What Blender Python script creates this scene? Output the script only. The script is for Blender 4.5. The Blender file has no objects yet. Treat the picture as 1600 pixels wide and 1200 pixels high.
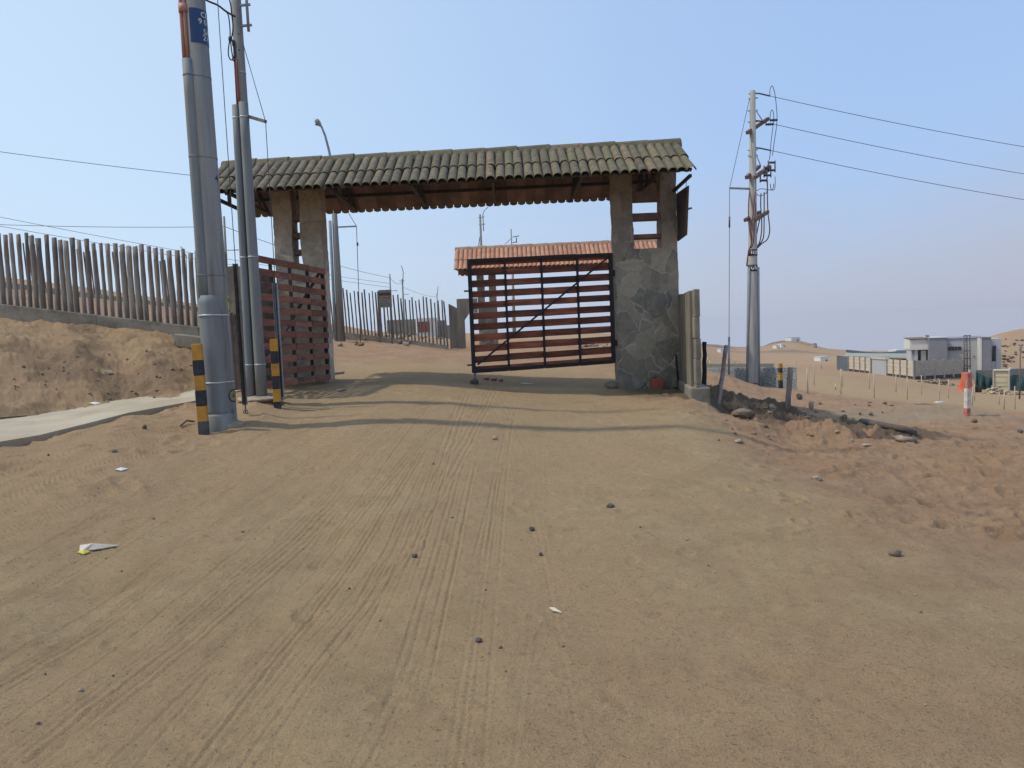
import bpy, bmesh, math, random
import numpy as np
from mathutils import Vector, Matrix, noise as mnoise
R = math.radians
random.seed(7)
rng = np.random.default_rng(11)
SC = bpy.context.scene
COL = SC.collection

# ------------------------------------------------------------------ camera model (pixels of the 1600x1200 photograph)
EYE, PITCH, ROLL, FPX = 1.5, R(3.72), R(2.3), 1200.0
cp, sp, cr, sr = math.cos(PITCH), math.sin(PITCH), math.cos(ROLL), math.sin(ROLL)
FW = Vector((0, cp, -sp)); R0 = Vector((1, 0, 0)); U0 = Vector((0, sp, cp))
RC = cr * R0 - sr * U0
UC = sr * R0 + cr * U0
def ray(px, py):
    px, py = float(px), float(py)
    return FW + (px - 800) / FPX * RC + (600 - py) / FPX * UC
def P(px, py, D):
    """world point seen at photograph pixel (px,py) standing D metres in front of the camera"""
    d = ray(px, py); D = float(D)
    return Vector((0, 0, EYE)) + d * (D / d.y)

cam = bpy.data.cameras.new('camera')
cam.sensor_width = 36; cam.lens = 27.0; cam.clip_end = 6000; cam.clip_start = 0.05
co = bpy.data.objects.new('camera', cam); COL.objects.link(co)
mw = Matrix((RC, UC, -FW)).transposed().to_4x4(); mw.translation = (0, 0, EYE)
co.matrix_world = mw
SC.camera = co

# ------------------------------------------------------------------ materials
def nodes(name):
    m = bpy.data.materials.new(name); m.use_nodes = True
    nt = m.node_tree; b = nt.nodes['Principled BSDF']
    return m, nt, b
def N(nt, t, **kw):
    n = nt.nodes.new(t)
    for k, v in kw.items():
        if k in n.inputs: n.inputs[k].default_value = v
        else: setattr(n, k, v)
    return n
def L(nt, a, b): nt.links.new(a, b)
def mixc(nt, fac, a, b, blend='MIX'):
    n = nt.nodes.new('ShaderNodeMix'); n.data_type = 'RGBA'; n.blend_type = blend
    for i, v in ((0, fac), (6, a), (7, b)):
        if hasattr(v, 'is_output'): nt.links.new(v, n.inputs[i])
        elif i == 0: n.inputs[0].default_value = v
        else: n.inputs[i].default_value = (*v[:3], 1)
    return n.outputs[2]
def math_(nt, op, a, b=0.0, c=0.0):
    n = nt.nodes.new('ShaderNodeMath'); n.operation = op
    for i, v in enumerate((a, b, c)):
        if hasattr(v, 'is_output'): nt.links.new(v, n.inputs[i])
        else: n.inputs[i].default_value = v
    return n.outputs[0]
def ramp(nt, fac, lo, hi):
    n = nt.nodes.new('ShaderNodeMapRange'); n.inputs[1].default_value = lo; n.inputs[2].default_value = hi
    n.interpolation_type = 'SMOOTHSTEP'; nt.links.new(fac, n.inputs[0]); return n.outputs[0]
def noise(nt, vec, scale, detail=6, rough=.6):
    n = N(nt, 'ShaderNodeTexNoise'); n.inputs['Scale'].default_value = scale; n.inputs['Detail'].default_value = detail
    n.inputs['Roughness'].default_value = rough
    nt.links.new(vec, n.inputs['Vector']); return n.outputs['Fac']
def bump(nt, b, h, strength, dist, prev=None):
    n = N(nt, 'ShaderNodeBump'); n.inputs['Strength'].default_value = strength; n.inputs['Distance'].default_value = dist
    nt.links.new(h, n.inputs['Height'])
    if prev: nt.links.new(prev, n.inputs['Normal'])
    nt.links.new(n.outputs[0], b.inputs['Normal']); return n.outputs[0]
def mat(name, c1, c2=None, scale=3, rough=.85, bs=.3, bscale=30, bdist=.01, island=0.0, stretch=(1, 1, 1), c3=None, s3=1.2, metal=0.0, edge=(.38, .62), fine=.15):
    m, nt, b = nodes(name)
    tc = N(nt, 'ShaderNodeTexCoord'); mp = N(nt, 'ShaderNodeMapping'); mp.inputs['Scale'].default_value = stretch
    L(nt, tc.outputs['Object'], mp.inputs[0]); v = mp.outputs[0]
    c = mixc(nt, ramp(nt, noise(nt, v, scale), *edge), c1, c2 or [x * .8 for x in c1])
    if c3: c = mixc(nt, ramp(nt, noise(nt, v, s3, 8, .7), .5, .68), c, c3)
    f = noise(nt, v, bscale * 1.7, 3, .7)
    g = math_(nt, 'MULTIPLY_ADD', f, 2 * fine, 1 - fine)
    if island:
        geo = N(nt, 'ShaderNodeNewGeometry')
        g = math_(nt, 'MULTIPLY', g, math_(nt, 'MULTIPLY_ADD', geo.outputs['Random Per Island'], 2 * island, 1 - island))
    hsv = N(nt, 'ShaderNodeHueSaturation'); L(nt, c, hsv.inputs['Color']); L(nt, g, hsv.inputs['Value'])
    L(nt, hsv.outputs[0], b.inputs['Base Color'])
    b.inputs['Roughness'].default_value = rough; b.inputs['Metallic'].default_value = metal
    if bs: bump(nt, b, noise(nt, v, bscale, 5, .65), bs, bdist)
    return m

MT = {}
MT['concrete'] = mat('pole concrete', (.262, .254, .234), (.205, .198, .184), 2.5, .85, .25, 60, .004, stretch=(3, 3, .22), c3=(.115, .10, .085), s3=2.0)
MT['concrete_pale'] = mat('pale pole concrete', (.36, .345, .31), (.29, .275, .25), 2.5, .85, .25, 60, .004, stretch=(3, 3, .22), c3=(.24, .22, .19), s3=2)
MT['old_concrete'] = mat('weathered concrete', (.27, .24, .19), (.19, .165, .125), 2, .9, .5, 25, .012, c3=(.13, .11, .085), s3=1.6)
MT['wall_concrete'] = mat('dark wing wall concrete', (.25, .215, .16), (.16, .14, .11), 2, .9, .5, 22, .015, stretch=(1.5, 1.5, .4), c3=(.22, .19, .15))
MT['sidewalk'] = mat('sidewalk concrete', (.45, .385, .275), (.38, .32, .225), 1.2, .9, .3, 40, .005, c3=(.36, .28, .18), s3=.7)
MT['pvc'] = mat('grey pvc', (.205, .222, .225), (.165, .18, .182), 2.5, .75, .05, 20, .002, fine=.08, stretch=(3, 3, .3), c3=(.235, .22, .185), s3=1.5)
MT['pvc_dark'] = mat('grey pvc old', (.26, .285, .305), (.21, .23, .25), 1.5, .85, .05, 20, .002)
MT['steel'] = mat('galvanised steel', (.30, .32, .33), (.22, .23, .25), 5, .5, .1, 30, .002, metal=.5)
MT['dark_steel'] = mat('dark painted steel', (.012, .012, .017), (.022, .018, .018), 6, .85, .1, 40, .002)
MT['rust_steel'] = mat('rusty channel', (.17, .15, .13), (.105, .085, .07), 6, .7, .2, 40, .003)
MT['black'] = mat('black rubber', (.012, .012, .016), (.02, .02, .022), 6, .5, .05, 30, .002)
MT['wire'] = mat('wire', (.05, .055, .07), (.06, .06, .07), 6, .6, 0)
MT['copper'] = mat('orange cable', (.42, .20, .15), (.32, .15, .11), 4, .6, .1, 30, .002)
MT['redcable'] = mat('red cable', (.25, .07, .06), (.18, .06, .05), 4, .6, .1, 30, .002)
MT['band'] = mat('clamp band', (.55, .56, .56), (.42, .42, .42), 10, .45, 0, metal=.3)
MT['blue'] = mat('blue plate', (.012, .045, .14), (.016, .05, .13), 4, .55, .05, 30, .002, fine=.08)
MT['white'] = mat('white paint', (.72, .72, .70), (.60, .59, .56), 5, .7, .1, 40, .003)
MT['yellow'] = mat('yellow paint', (.56, .28, .03), (.46, .22, .03), 8, .7, .2, 50, .004, c3=(.34, .17, .05), s3=6)
MT['bblack'] = mat('black paint', (.018, .020, .030), (.03, .03, .034), 8, .75, .2, 50, .004, c3=(.06, .055, .05), s3=6)
MT['bgrey'] = mat('scuffed base', (.09, .09, .09), (.06, .06, .06), 8, .8, .2, 50, .004)
MT['yellow_sticker'] = mat('yellow sticker', (.62, .56, .05), (.5, .45, .05), 8, .6, 0)
MT['post_wood'] = mat('weathered fence wood', (.30, .255, .215), (.20, .16, .132), 3.5, .9, .6, 18, .012, stretch=(3, 3, .5), c3=(.10, .08, .07), s3=5)
MT['post_wood_far'] = mat('dark fence wood', (.17, .138, .115), (.10, .08, .068), 3, .9, .4, 18, .01, stretch=(3, 3, .5))
MT['post_wood_pale'] = mat('grey fence wood', (.37, .32, .27), (.26, .215, .175), 3.5, .9, .6, 18, .012, stretch=(3, 3, .5), c3=(.13, .105, .09), s3=5)
MT['post_wood_dark'] = mat('brown fence wood', (.21, .17, .145), (.13, .105, .09), 3.5, .9, .6, 18, .012, stretch=(3, 3, .5))
MT['plank'] = mat('red brown planks', (.235, .072, .034), (.125, .040, .024), 5, .9, .4, 26, .005, island=.5, stretch=(.35, .35, 3), c3=(.055, .025, .02), s3=3)
MT['plank_grey'] = mat('faded red planks', (.285, .104, .056), (.20, .076, .043), 5, .75, .4, 26, .005, island=.3, stretch=(.6, .6, 3), c3=(.06, .042, .038), s3=3)
MT['soffit'] = mat('brown soffit tile', (.20, .122, .10), (.135, .085, .07), 3, .85, .3, 30, .006, island=.3)
MT['rafter'] = mat('dark rafter', (.03, .026, .026), (.045, .035, .03), 4, .8, .2, 30, .004)
MT['terracotta'] = mat('new terracotta', (.44, .215, .125), (.35, .165, .095), 3, .8, .3, 40, .006, island=.13)
MT['terra_ridge'] = mat('ridge mortar', (.33, .22, .15), (.25, .16, .11), 5, .85, .3, 40, .006)
MT['brick'] = mat('red brick', (.33, .085, .05), (.26, .07, .045), 6, .85, .3, 60, .005)
MT['rock'] = mat('brown rock', (.21, .155, .105), (.15, .11, .078), 8, .9, .6, 25, .01)
MT['rock_dark'] = mat('grey stone', (.125, .11, .095), (.08, .07, .06), 12, .9, .6, 40, .006)
MT['rock_pale'] = mat('pale stone', (.37, .30, .215), (.27, .215, .15), 8, .9, .5, 30, .008)
MT['log'] = mat('weathered log', (.14, .105, .085), (.09, .07, .06), 4, .9, .6, 20, .012, stretch=(1, 1, 1))
MT['board'] = mat('faded notice', (.25, .22, .18), (.12, .10, .09), 8, .8, .1, 30, .003, stretch=(1, 1, 4))
MT['board_dark'] = mat('brown board', (.085, .05, .035), (.06, .036, .028), 3, .8, .2, 30, .004, stretch=(1, 1, 2))
MT['cream'] = mat('cream panels', (.56, .49, .375), (.49, .43, .33), 1.5, .9, .1, 20, .006, stretch=(1, 1, 3))
MT['grey_wall'] = mat('grey panels', (.46, .39, .31), (.38, .325, .26), 1.2, .9, .1, 15, .006, stretch=(1, 1, 3))
MT['plinth'] = mat('dark plinth', (.04, .03, .035), (.06, .045, .04), 1, .9, 0)
MT['house_grey'] = mat('house grey render', (.47, .465, .47), (.43, .425, .43), .6, .9, 0, fine=.05)
MT['house_dark'] = mat('house dark render', (.245, .235, .255), (.225, .215, .235), .6, .9, 0, fine=.05)
MT['house_light'] = mat('house light render', (.70, .67, .62), (.63, .60, .55), .6, .9, 0, fine=.05)
MT['glass'] = mat('dark glass', (.02, .025, .032), (.03, .034, .04), .5, .12, 0)
MT['gate_blue'] = mat('blue grey gate', (.10, .125, .155), (.085, .105, .13), 1, .6, 0)
MT['gate_grey'] = mat('pale grey gate', (.42, .44, .45), (.36, .38, .39), 1, .6, 0, stretch=(1, 6, .3))
MT['shed'] = mat('olive roof sheet', (.34, .33, .27), (.28, .275, .22), .4, .85, 0)
MT['net'] = mat('dark shade net', (.055, .068, .066), (.075, .085, .08), .3, .9, 0)
MT['teal'] = mat('teal netting', (.03, .085, .085), (.045, .115, .11), .6, .9, .3, 4, .05)
MT['orange'] = mat('orange plastic', (.62, .125, .04), (.5, .10, .035), 2, .7, .4, 5, .05)
MT['paleblock'] = mat('pale yellow panel', (.60, .52, .34), (.5, .43, .28), 1, .9, .1, 10, .01)
MT['redpaint'] = mat('faded red paint', (.42, .115, .075), (.50, .22, .17), 8, .8, .2, 40, .004)
MT['whitepaint'] = mat('dusty white paint', (.66, .61, .55), (.5, .43, .36), 8, .85, .2, 40, .004)
MT['stake'] = mat('pale stake', (.52, .43, .30), (.42, .34, .23), 8, .9, .1, 30, .004)
MT['plastic'] = mat('torn plastic', (.60, .54, .44), (.48, .41, .31), 14, .5, .4, 30, .006)
MT['emblem'] = mat('ochre emblem', (.25, .22, .10), (.18, .17, .09), 10, .7, 0)
MT['block'] = mat('grey block wall', (.24, .225, .20), (.19, .18, .16), 1, .9, .1, 10, .01)
MT['redgate'] = mat('rusty red door', (.26, .075, .045), (.20, .06, .04), 2, .8, 0)
MT['fuse'] = mat('dark porcelain', (.05, .045, .055), (.07, .055, .06), 6, .35, 0)
MT['arm'] = mat('brown crossarm', (.20, .12, .095), (.14, .09, .075), 5, .85, .3, 30, .004)

def moss_tile():
    m, nt, b = nodes('mossy barrel tile')
    tc = N(nt, 'ShaderNodeTexCoord'); v = tc.outputs['Object']
    geo = N(nt, 'ShaderNodeNewGeometry'); rnd = geo.outputs['Random Per Island']
    big = ramp(nt, noise(nt, v, .45, 3), .40, .60)
    c = mixc(nt, ramp(nt, noise(nt, v, 7, 6, .7), .35, .65), (.178, .138, .096), (.092, .073, .052))
    sepx = N(nt, 'ShaderNodeSeparateXYZ'); L(nt, v, sepx.inputs[0])
    right = ramp(nt, sepx.outputs[0], -4.5, 1.5)
    mf = math_(nt, 'MULTIPLY', ramp(nt, noise(nt, v, 4.5, 8, .7), .36, .58), math_(nt, 'MULTIPLY_ADD', right, .35, .6))
    c = mixc(nt, math_(nt, 'MULTIPLY', mf, .72), c, (.122, .118, .052))
    tf = math_(nt, 'MULTIPLY', ramp(nt, noise(nt, v, 9, 4, .6), .5, .62), ramp(nt, rnd, .55, .95))
    c = mixc(nt, math_(nt, 'MULTIPLY', tf, .7), c, (.25, .135, .08))
    c = mixc(nt, math_(nt, 'MULTIPLY', ramp(nt, noise(nt, v, 26, 3, .6), .56, .68), .55), c, (.24, .225, .15))
    c = mixc(nt, math_(nt, 'MULTIPLY', ramp(nt, noise(nt, v, 13, 6, .7), .53, .66), .8), c, (.05, .044, .034))
    hsv = N(nt, 'ShaderNodeHueSaturation'); L(nt, c, hsv.inputs['Color'])
    L(nt, math_(nt, 'MULTIPLY_ADD', rnd, .42, .80), hsv.inputs['Value']); L(nt, hsv.outputs[0], b.inputs['Base Color'])
    b.inputs['Roughness'].default_value = .92
    bump(nt, b, noise(nt, v, 45, 5, .7), .55, .012)
    return m
MT['moss_tile'] = moss_tile()

def flagstone(FL):
    m, nt, b = nodes('flagstone cladding')
    tc = N(nt, 'ShaderNodeTexCoord'); v0 = tc.outputs['Object']
    nz = N(nt, 'ShaderNodeTexNoise'); nz.inputs['Scale'].default_value = 2.2; L(nt, v0, nz.inputs['Vector'])
    va = N(nt, 'ShaderNodeVectorMath', operation='MULTIPLY_ADD'); L(nt, nz.outputs['Color'], va.inputs[0])
    va.inputs[1].default_value = (.35, .35, .35); L(nt, v0, va.inputs[2]); v = va.outputs[0]
    mp = N(nt, 'ShaderNodeMapping'); mp.inputs['Scale'].default_value = (1, .15, .8); L(nt, v, mp.inputs[0])
    ve = N(nt, 'ShaderNodeTexVoronoi'); ve.feature = 'DISTANCE_TO_EDGE'; ve.inputs['Scale'].default_value = 3.1; L(nt, mp.outputs[0], ve.inputs['Vector'])
    vc = N(nt, 'ShaderNodeTexVoronoi'); vc.inputs['Scale'].default_value = 3.1; L(nt, mp.outputs[0], vc.inputs['Vector'])
    sep = N(nt, 'ShaderNodeSeparateColor'); L(nt, vc.outputs['Color'], sep.inputs[0])
    c = mixc(nt, sep.outputs[0], FL[0], FL[1])
    c = mixc(nt, math_(nt, 'MULTIPLY', ramp(nt, sep.outputs[1], .66, .8), .5), c, (.15, .11, .08))
    c = mixc(nt, math_(nt, 'MULTIPLY', ramp(nt, sep.outputs[2], .66, .8), .5), c, (.15, .152, .145))
    c = mixc(nt, ramp(nt, noise(nt, v0, 9, 6, .75), .42, .60), c, mixc(nt, .28, c, (.10, .088, .066)))
    c = mixc(nt, math_(nt, 'MULTIPLY', ramp(nt, noise(nt, v0, 4, 9, .75), .45, .62), .5), c, FL[2])
    j = ramp(nt, math_(nt, 'MULTIPLY_ADD', noise(nt, v0, 20, 3), .04, ve.outputs['Distance']), .015, .06)
    c = mixc(nt, math_(nt, 'MULTIPLY', math_(nt, 'SUBTRACT', 1.0, j), ramp(nt, noise(nt, v0, 2.6, 4), .34, .52)), c, (.40, .355, .27))
    sz = N(nt, 'ShaderNodeSeparateXYZ'); L(nt, v0, sz.inputs[0])
    # bare rendered mortar on the upper columns
    up = ramp(nt, math_(nt, 'MULTIPLY_ADD', noise(nt, v0, 1.5, 4), .8, sz.outputs[2]), 3.2, 3.8)
    c = mixc(nt, math_(nt, 'MULTIPLY', up, .62), c, mixc(nt, ramp(nt, noise(nt, v0, 4, 6, .7), .35, .65), (.18, .145, .11), (.255, .205, .155)))
    L(nt, c, b.inputs['Base Color']); b.inputs['Roughness'].default_value = .9
    h = math_(nt, 'ADD', math_(nt, 'MULTIPLY', j, .6), noise(nt, v0, 14, 6, .7))
    bump(nt, b, h, .6, .025)
    return m
MT['flagstone'] = flagstone([(.15, .138, .112), (.37, .325, .25), (.33, .29, .22)])
MT['flag_pale_bounce'] = flagstone([(.55, .48, .37), (.66, .57, .43), (.60, .51, .38)])  # lighter flagstone: light bounced up from the ground is put into its colour

def mural():
    m, nt, b = nodes('painted low wall')
    tc = N(nt, 'ShaderNodeTexCoord'); v = tc.outputs['Object']
    mp = N(nt, 'ShaderNodeMapping'); mp.inputs['Scale'].default_value = (1, .1, 1.2); L(nt, v, mp.inputs[0])
    vo = N(nt, 'ShaderNodeTexVoronoi'); vo.inputs['Scale'].default_value = 2.6; L(nt, mp.outputs[0], vo.inputs['Vector'])
    w = math_(nt, 'SINE', math_(nt, 'MULTIPLY', vo.outputs['Distance'], 26.0))
    c = mixc(nt, ramp(nt, w, 0, .8), (.16, .175, .18), (.36, .37, .365))
    c = mixc(nt, ramp(nt, noise(nt, v, 3.5, 8, .7), .42, .56), c, (.25, .26, .26))
    L(nt, c, b.inputs['Base Color']); b.inputs['Roughness'].default_value = .9
    return m
MT['mural'] = mural()

# ------------------------------------------------------------------ mesh building
class MB:
    def __init__(self):
        self.v = []; self.f = []; self.m = []; self.s = []
    def add(self, vs, fs, mi=0, smooth=False):
        o = len(self.v); self.v += [Vector(q) for q in vs]
        for f in fs:
            self.f.append([o + i for i in f]); self.m.append(mi); self.s.append(smooth)
        return self
    def box(self, c, size, rot=None, mi=0):
        hx, hy, hz = (s / 2 for s in size); c = Vector(c)
        vs = [Vector((x, y, z)) for z in (-hz, hz) for y in (-hy, hy) for x in (-hx, hx)]
        if rot is not None: vs = [rot @ q for q in vs]
        return self.add([c + q for q in vs], [(0, 2, 3, 1), (4, 5, 7, 6), (0, 1, 5, 4), (2, 6, 7, 3), (0, 4, 6, 2), (1, 3, 7, 5)], mi)
    def bx(self, x0, x1, y0, y1, z0, z1, mi=0):
        return self.box(((x0 + x1) / 2, (y0 + y1) / 2, (z0 + z1) / 2), (abs(x1 - x0), abs(y1 - y0), abs(z1 - z0)), None, mi)
    def beam(self, a, b, w, h, up=(0, 0, 1), mi=0):
        """box from a to b, w wide across, h along 'up'"""
        a, b = Vector(a), Vector(b); d = b - a; ln = d.length; d.normalize()
        s = d.cross(Vector(up))
        if s.length < 1e-4: s = d.cross(Vector((0, 1, 0)))
        s.normalize(); u = s.cross(d)
        return self.box((a + b) / 2, (ln, w, h), Matrix((d, s, u)).transposed(), mi)
    def prism(self, poly, n, thick, mi=0):
        """flat polygon (world points) thickened along n"""
        n = Vector(n).normalized() * thick; k = len(poly)
        vs = [Vector(q) for q in poly] + [Vector(q) + n for q in poly]
        fs = [tuple(range(k))[::-1], tuple(range(k, 2 * k))] + [(i, (i + 1) % k, k + (i + 1) % k, k + i) for i in range(k)]
        return self.add(vs, fs, mi)
    def tube(self, pts, rads, n=10, mi=0, smooth=True, caps=True):
        pts = [Vector(q) for q in pts]
        if not hasattr(rads, '__len__'): rads = [rads] * len(pts)
        vs = []; ref = None
        for i, q in enumerate(pts):
            a = pts[max(i - 1, 0)]; b = pts[min(i + 1, len(pts) - 1)]; d = (b - a).normalized()
            if ref is None:
                ref = d.cross(Vector((0, 0, 1))) if abs(d.z) < .9 else d.cross(Vector((0, 1, 0)))
            s = (ref - d * ref.dot(d)).normalized(); ref = s; u = d.cross(s)
            for k in range(n):
                t = 2 * math.pi * k / n
                vs.append(q + (s * math.cos(t) + u * math.sin(t)) * rads[i])
        fs = [(i * n + k, i * n + (k + 1) % n, (i + 1) * n + (k + 1) % n, (i + 1) * n + k) for i in range(len(pts) - 1) for k in range(n)]
        self.add(vs, fs, mi, smooth)
        if caps:
            o = len(self.v) - len(vs); 
            self.f.append([o + k for k in range(n)][::-1]); self.m.append(mi); self.s.append(False)
            self.f.append([o + (len(pts) - 1) * n + k for k in range(n)]); self.m.append(mi); self.s.append(False)
        return self
    def blob(self, c, size, seed=0, sub=2, rough=.35, mi=0, rot=0.0, smooth=False):
        bm = bmesh.new(); bmesh.ops.create_icosphere(bm, subdivisions=sub, radius=1)
        off = Vector((seed * 3.1, seed * 1.7, seed * 2.3)); vs = []
        for q in bm.verts:
            p = q.co.copy(); k = 1 + rough * mnoise.noise(p * 1.1 + off) + rough * .5 * mnoise.noise(p * 2.7 + off)
            p *= k; p = Vector((p.x * size[0], p.y * size[1], p.z * size[2]))
            vs.append(Matrix.Rotation(rot, 3, 'Z') @ p + Vector(c))
        fs = [[w.index for w in f.verts] for f in bm.faces]; bm.free()
        return self.add(vs, fs, mi, smooth)
    def build(self, name, mats, parent=None, bevel=0, origin=None):
        if not isinstance(mats, (list, tuple)): mats = [mats]
        me = bpy.data.meshes.new(name)
        org = Vector(origin) if origin is not None else Vector((0, 0, 0))
        if parent is not None:
            r = parent
            org = Vector((0, 0, 0))
            while r is not None: org = org + Vector(r.location); r = r.parent
        me.from_pydata([tuple(q - org) for q in self.v], [], self.f)
        for m in mats: me.materials.append(MT[m] if isinstance(m, str) else m)
        me.polygons.foreach_set('material_index', self.m); me.polygons.foreach_set('use_smooth', self.s)
        me.update()
        o = bpy.data.objects.new(name, me); COL.objects.link(o)
        if parent is not None: o.parent = parent
        else: o.location = org
        if bevel:
            b = o.modifiers.new('bevel', 'BEVEL'); b.width = bevel; b.segments = 2; b.limit_method = 'ANGLE'; b.angle_limit = R(50)
        return o
def tag(o, label=None, cat=None, group=None, kind=None):
    if label: o['label'] = label
    if cat: o['category'] = cat
    if group: o['group'] = group
    if kind: o['kind'] = kind
    return o
def thing(name, label, cat, loc=(0, 0, 0), group=None):
    o = bpy.data.objects.new(name, None); o.empty_display_size = .2; COL.objects.link(o); o.location = loc
    return tag(o, label, cat, group)
def dup(root, loc, label=None, group=None, rotz=None):
    def cp_(o, par):
        c = o.copy(); COL.objects.link(c); c.parent = par
        for ch in o.children: cp_(ch, c)
        return c
    r = cp_(root, None); r.location = loc
    if label: r['label'] = label
    if group: r['group'] = group
    if rotz is not None: r.rotation_euler = (0, 0, rotz)
    return r
# ------------------------------------------------------------------ the terrain
def vnoise(x, y, seed=0):
    xi = np.floor(x).astype(np.int64); yi = np.floor(y).astype(np.int64); xf = x - xi; yf = y - yi
    def h(a, b):
        n = (a * 374761393 + b * 668265263 + seed * 974634777) & 0xffffffff
        n = ((n ^ (n >> 13)) * 1274126177) & 0xffffffff
        return ((n ^ (n >> 16)) & 0xffff) / 32767.5 - 1
    u = xf * xf * (3 - 2 * xf); v = yf * yf * (3 - 2 * yf)
    a = h(xi, yi) * (1 - u) + h(xi + 1, yi) * u; b = h(xi, yi + 1) * (1 - u) + h(xi + 1, yi + 1) * u
    return a * (1 - v) + b * v
def fbm(x, y, seed=0, o=4, g=.5):
    r = 0; a = 1
    for i in range(o):
        r = r + a * vnoise(x, y, seed + i); x = x * 2.03 + 17.3; y = y * 2.03 + 5.1; a *= g
    return r

CT = [  # photograph pixel of a point of bare ground and its distance
 # road up to the gate
 (800,668,9.9),(365,661,9.8),(1150,685,9.8),(560,660,9.8),(318,677,9.4),(433,638,11),(407,622,11.5),
 (520,598,14.5),(650,590,15),(800,599,15),(970,607,15),(1065,608,15),(1098,613,14),(880,603,15),
 # left bank
 (0,700,8.8),(110,674,10),(200,651,11),(300,631,12.2),(395,606,13.5),
 (0,656,11.6),(100,640,12.6),(190,624,13.4),(310,607,14),
 (0,600,12.8),(120,592,13.6),(230,596,14.0),(0,560,13.6),(120,548,14.3),(230,566,14.4),(290,575,14.8),
 (0,518,15.4),(120,526,15.4),(230,536,15.3),
 (0,497,17),(150,514,16.7),(310,535,16.3),
 (0,474,20),(150,492,20),(310,510,20),
 # yard behind the gate
 (400,545,20),(560,560,21.5),(640,560,21),(740,560,22),(850,562,21),(960,562,21),
 (518,528,29.5),(610,535,29),(703,547,28.5),(800,542,28),(900,545,26),(1000,545,28),(400,507,29.5),(310,487,29.5),(150,467,29.5),(0,450,30),
 (0,449,45),(310,479,45),(520,506,60),(650,527,60),(800,528,60),(900,527,60),(1000,530,60),
 (0,455,120),(310,485,120),(520,512,120),(650,527,120),(800,526,120),(900,523.5,150),(1000,526,120),
 # right of the gate
 (1118,628,13.6),(1145,668,11),(1190,655,12.6),(1230,637,18.6),(1230,692,11.3),(1310,672,13.5),
 (1420,690,11.5),(1420,668,14.5),(1600,690,12.7),(1510,651,17.6),(1600,800,7),(1300,720,9.2),(1450,760,8.2),
 (1176,603,31),(1105,592,29),(1245,611,30),(1110,588,34),(1600,655,19),(1400,640,22),(1300,628,22),
 (1314,617,36),(1366,622,36),(1467,629,36),(1569,640,36),(1272,601,46),(1358,608,46),(1440,617,46),(1523,627,46),(1600,637,46),
 (1250,582,60),(1150,575,60),(1510,612,70),(1600,612,74),(1420,597,75),
 (1307,578,105),(1428,593,85),(1502,590,95),(1600,590,110),(1600,575,118),(1560,590,105),
 (1260,573,110),(1150,565,120),(1330,562,200),(1250,557,220),(1130,558,220),
 (1400,556,160),(1500,545,160),(1565,527,140),(1600,520,145),(1640,517,150),(1600,516,200),
 (1104,537.5,350),(1134,541,350),(1165,545,350),(1188,545,350),(1202,538.5,350),(1219,533.5,350),(1239,532,350),(1253,533,350),(1265,538.5,350),(1282,545,350),
 (1300,546.5,350),(1320,548,350),(1360,551,350),(1420,550,350),(1500,545,350),
]
ctl = []
for px, py, D in CT:
    q = P(px, py, D); ctl.append((math.atan2(q.x, q.y), math.log(math.hypot(q.x, q.y)), EYE - q.z))
for th in (-180, -130, -90, -60, -45, -30, -15, 0, 15, 30, 45, 60, 90, 130, 180):
    for r_ in (1.0, 2.2, 3.6): ctl.append((R(th), math.log(r_), 1.5))
    if abs(th) < 35: ctl.append((R(th), math.log(5.4), 1.5 + .03 * (th > 10) + .06 * (th > 20)))
for th in (-180, -130, -90, -60):
    for r_, d_ in ((8, 1.2), (16, .2), (30, -1.5), (60, -3.5), (120, -8), (350, -3)): ctl.append((R(th), math.log(r_), d_))
for th in (60, 90, 130, 180):
    for r_, d_ in ((8, 1.7), (16, 2.2), (35, 4.2), (70, 6.5), (140, 6), (350, 10)): ctl.append((R(th), math.log(r_), d_))
for th in (-180, -120, -60, -33, -25, -17, -10, -3, 3, 9):
    ctl.append((R(th), math.log(350), 3.0 if th > -12 else 0.0))
for th in (-180, -120, -60, -33, -17, -5, 5, 12, 20, 28, 33, 60, 120, 180):
    ctl.append((R(th), math.log(900), 40.0)); ctl.append((R(th), math.log(1800), 90.0))
ctl = np.array(ctl)
AS = 4.0
X_ = np.stack([ctl[:, 0] * AS, ctl[:, 1]], 1)
def kern(d2): return .5 * d2 * np.log(d2 + 1e-9)
n_ = len(X_)
K = kern(((X_[:, None] - X_[None]) ** 2).sum(-1)) + np.eye(n_) * 2e-4
Q = np.c_[np.ones(n_), X_]
W = np.linalg.solve(np.block([[K, Q], [Q.T, np.zeros((3, 3))]]), np.r_[ctl[:, 2], np.zeros(3)])
def tps(th, lr):
    out = np.empty(th.size); a = np.stack([th.ravel() * AS, lr.ravel()], 1)
    for i in range(0, len(a), 20000):
        b = a[i:i + 20000]; d2 = ((b[:, None] - X_[None]) ** 2).sum(-1)
        out[i:i + 20000] = kern(d2) @ W[:n_] + W[n_] + b @ W[n_ + 1:]
    return out.reshape(th.shape)
NTH = 1200
th_f = np.linspace(R(-44), R(44), NTH)
th_b = np.linspace(R(44), R(316), 76)[1:-1]
TH = np.r_[th_f, th_b]
RR = np.r_[np.linspace(.3, 1.5, 9)[:-1], np.exp(np.linspace(math.log(1.5), math.log(20), 520))[:-1], np.exp(np.linspace(math.log(20), math.log(160), 170))[:-1], np.exp(np.linspace(math.log(160), math.log(1800), 100))]
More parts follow.
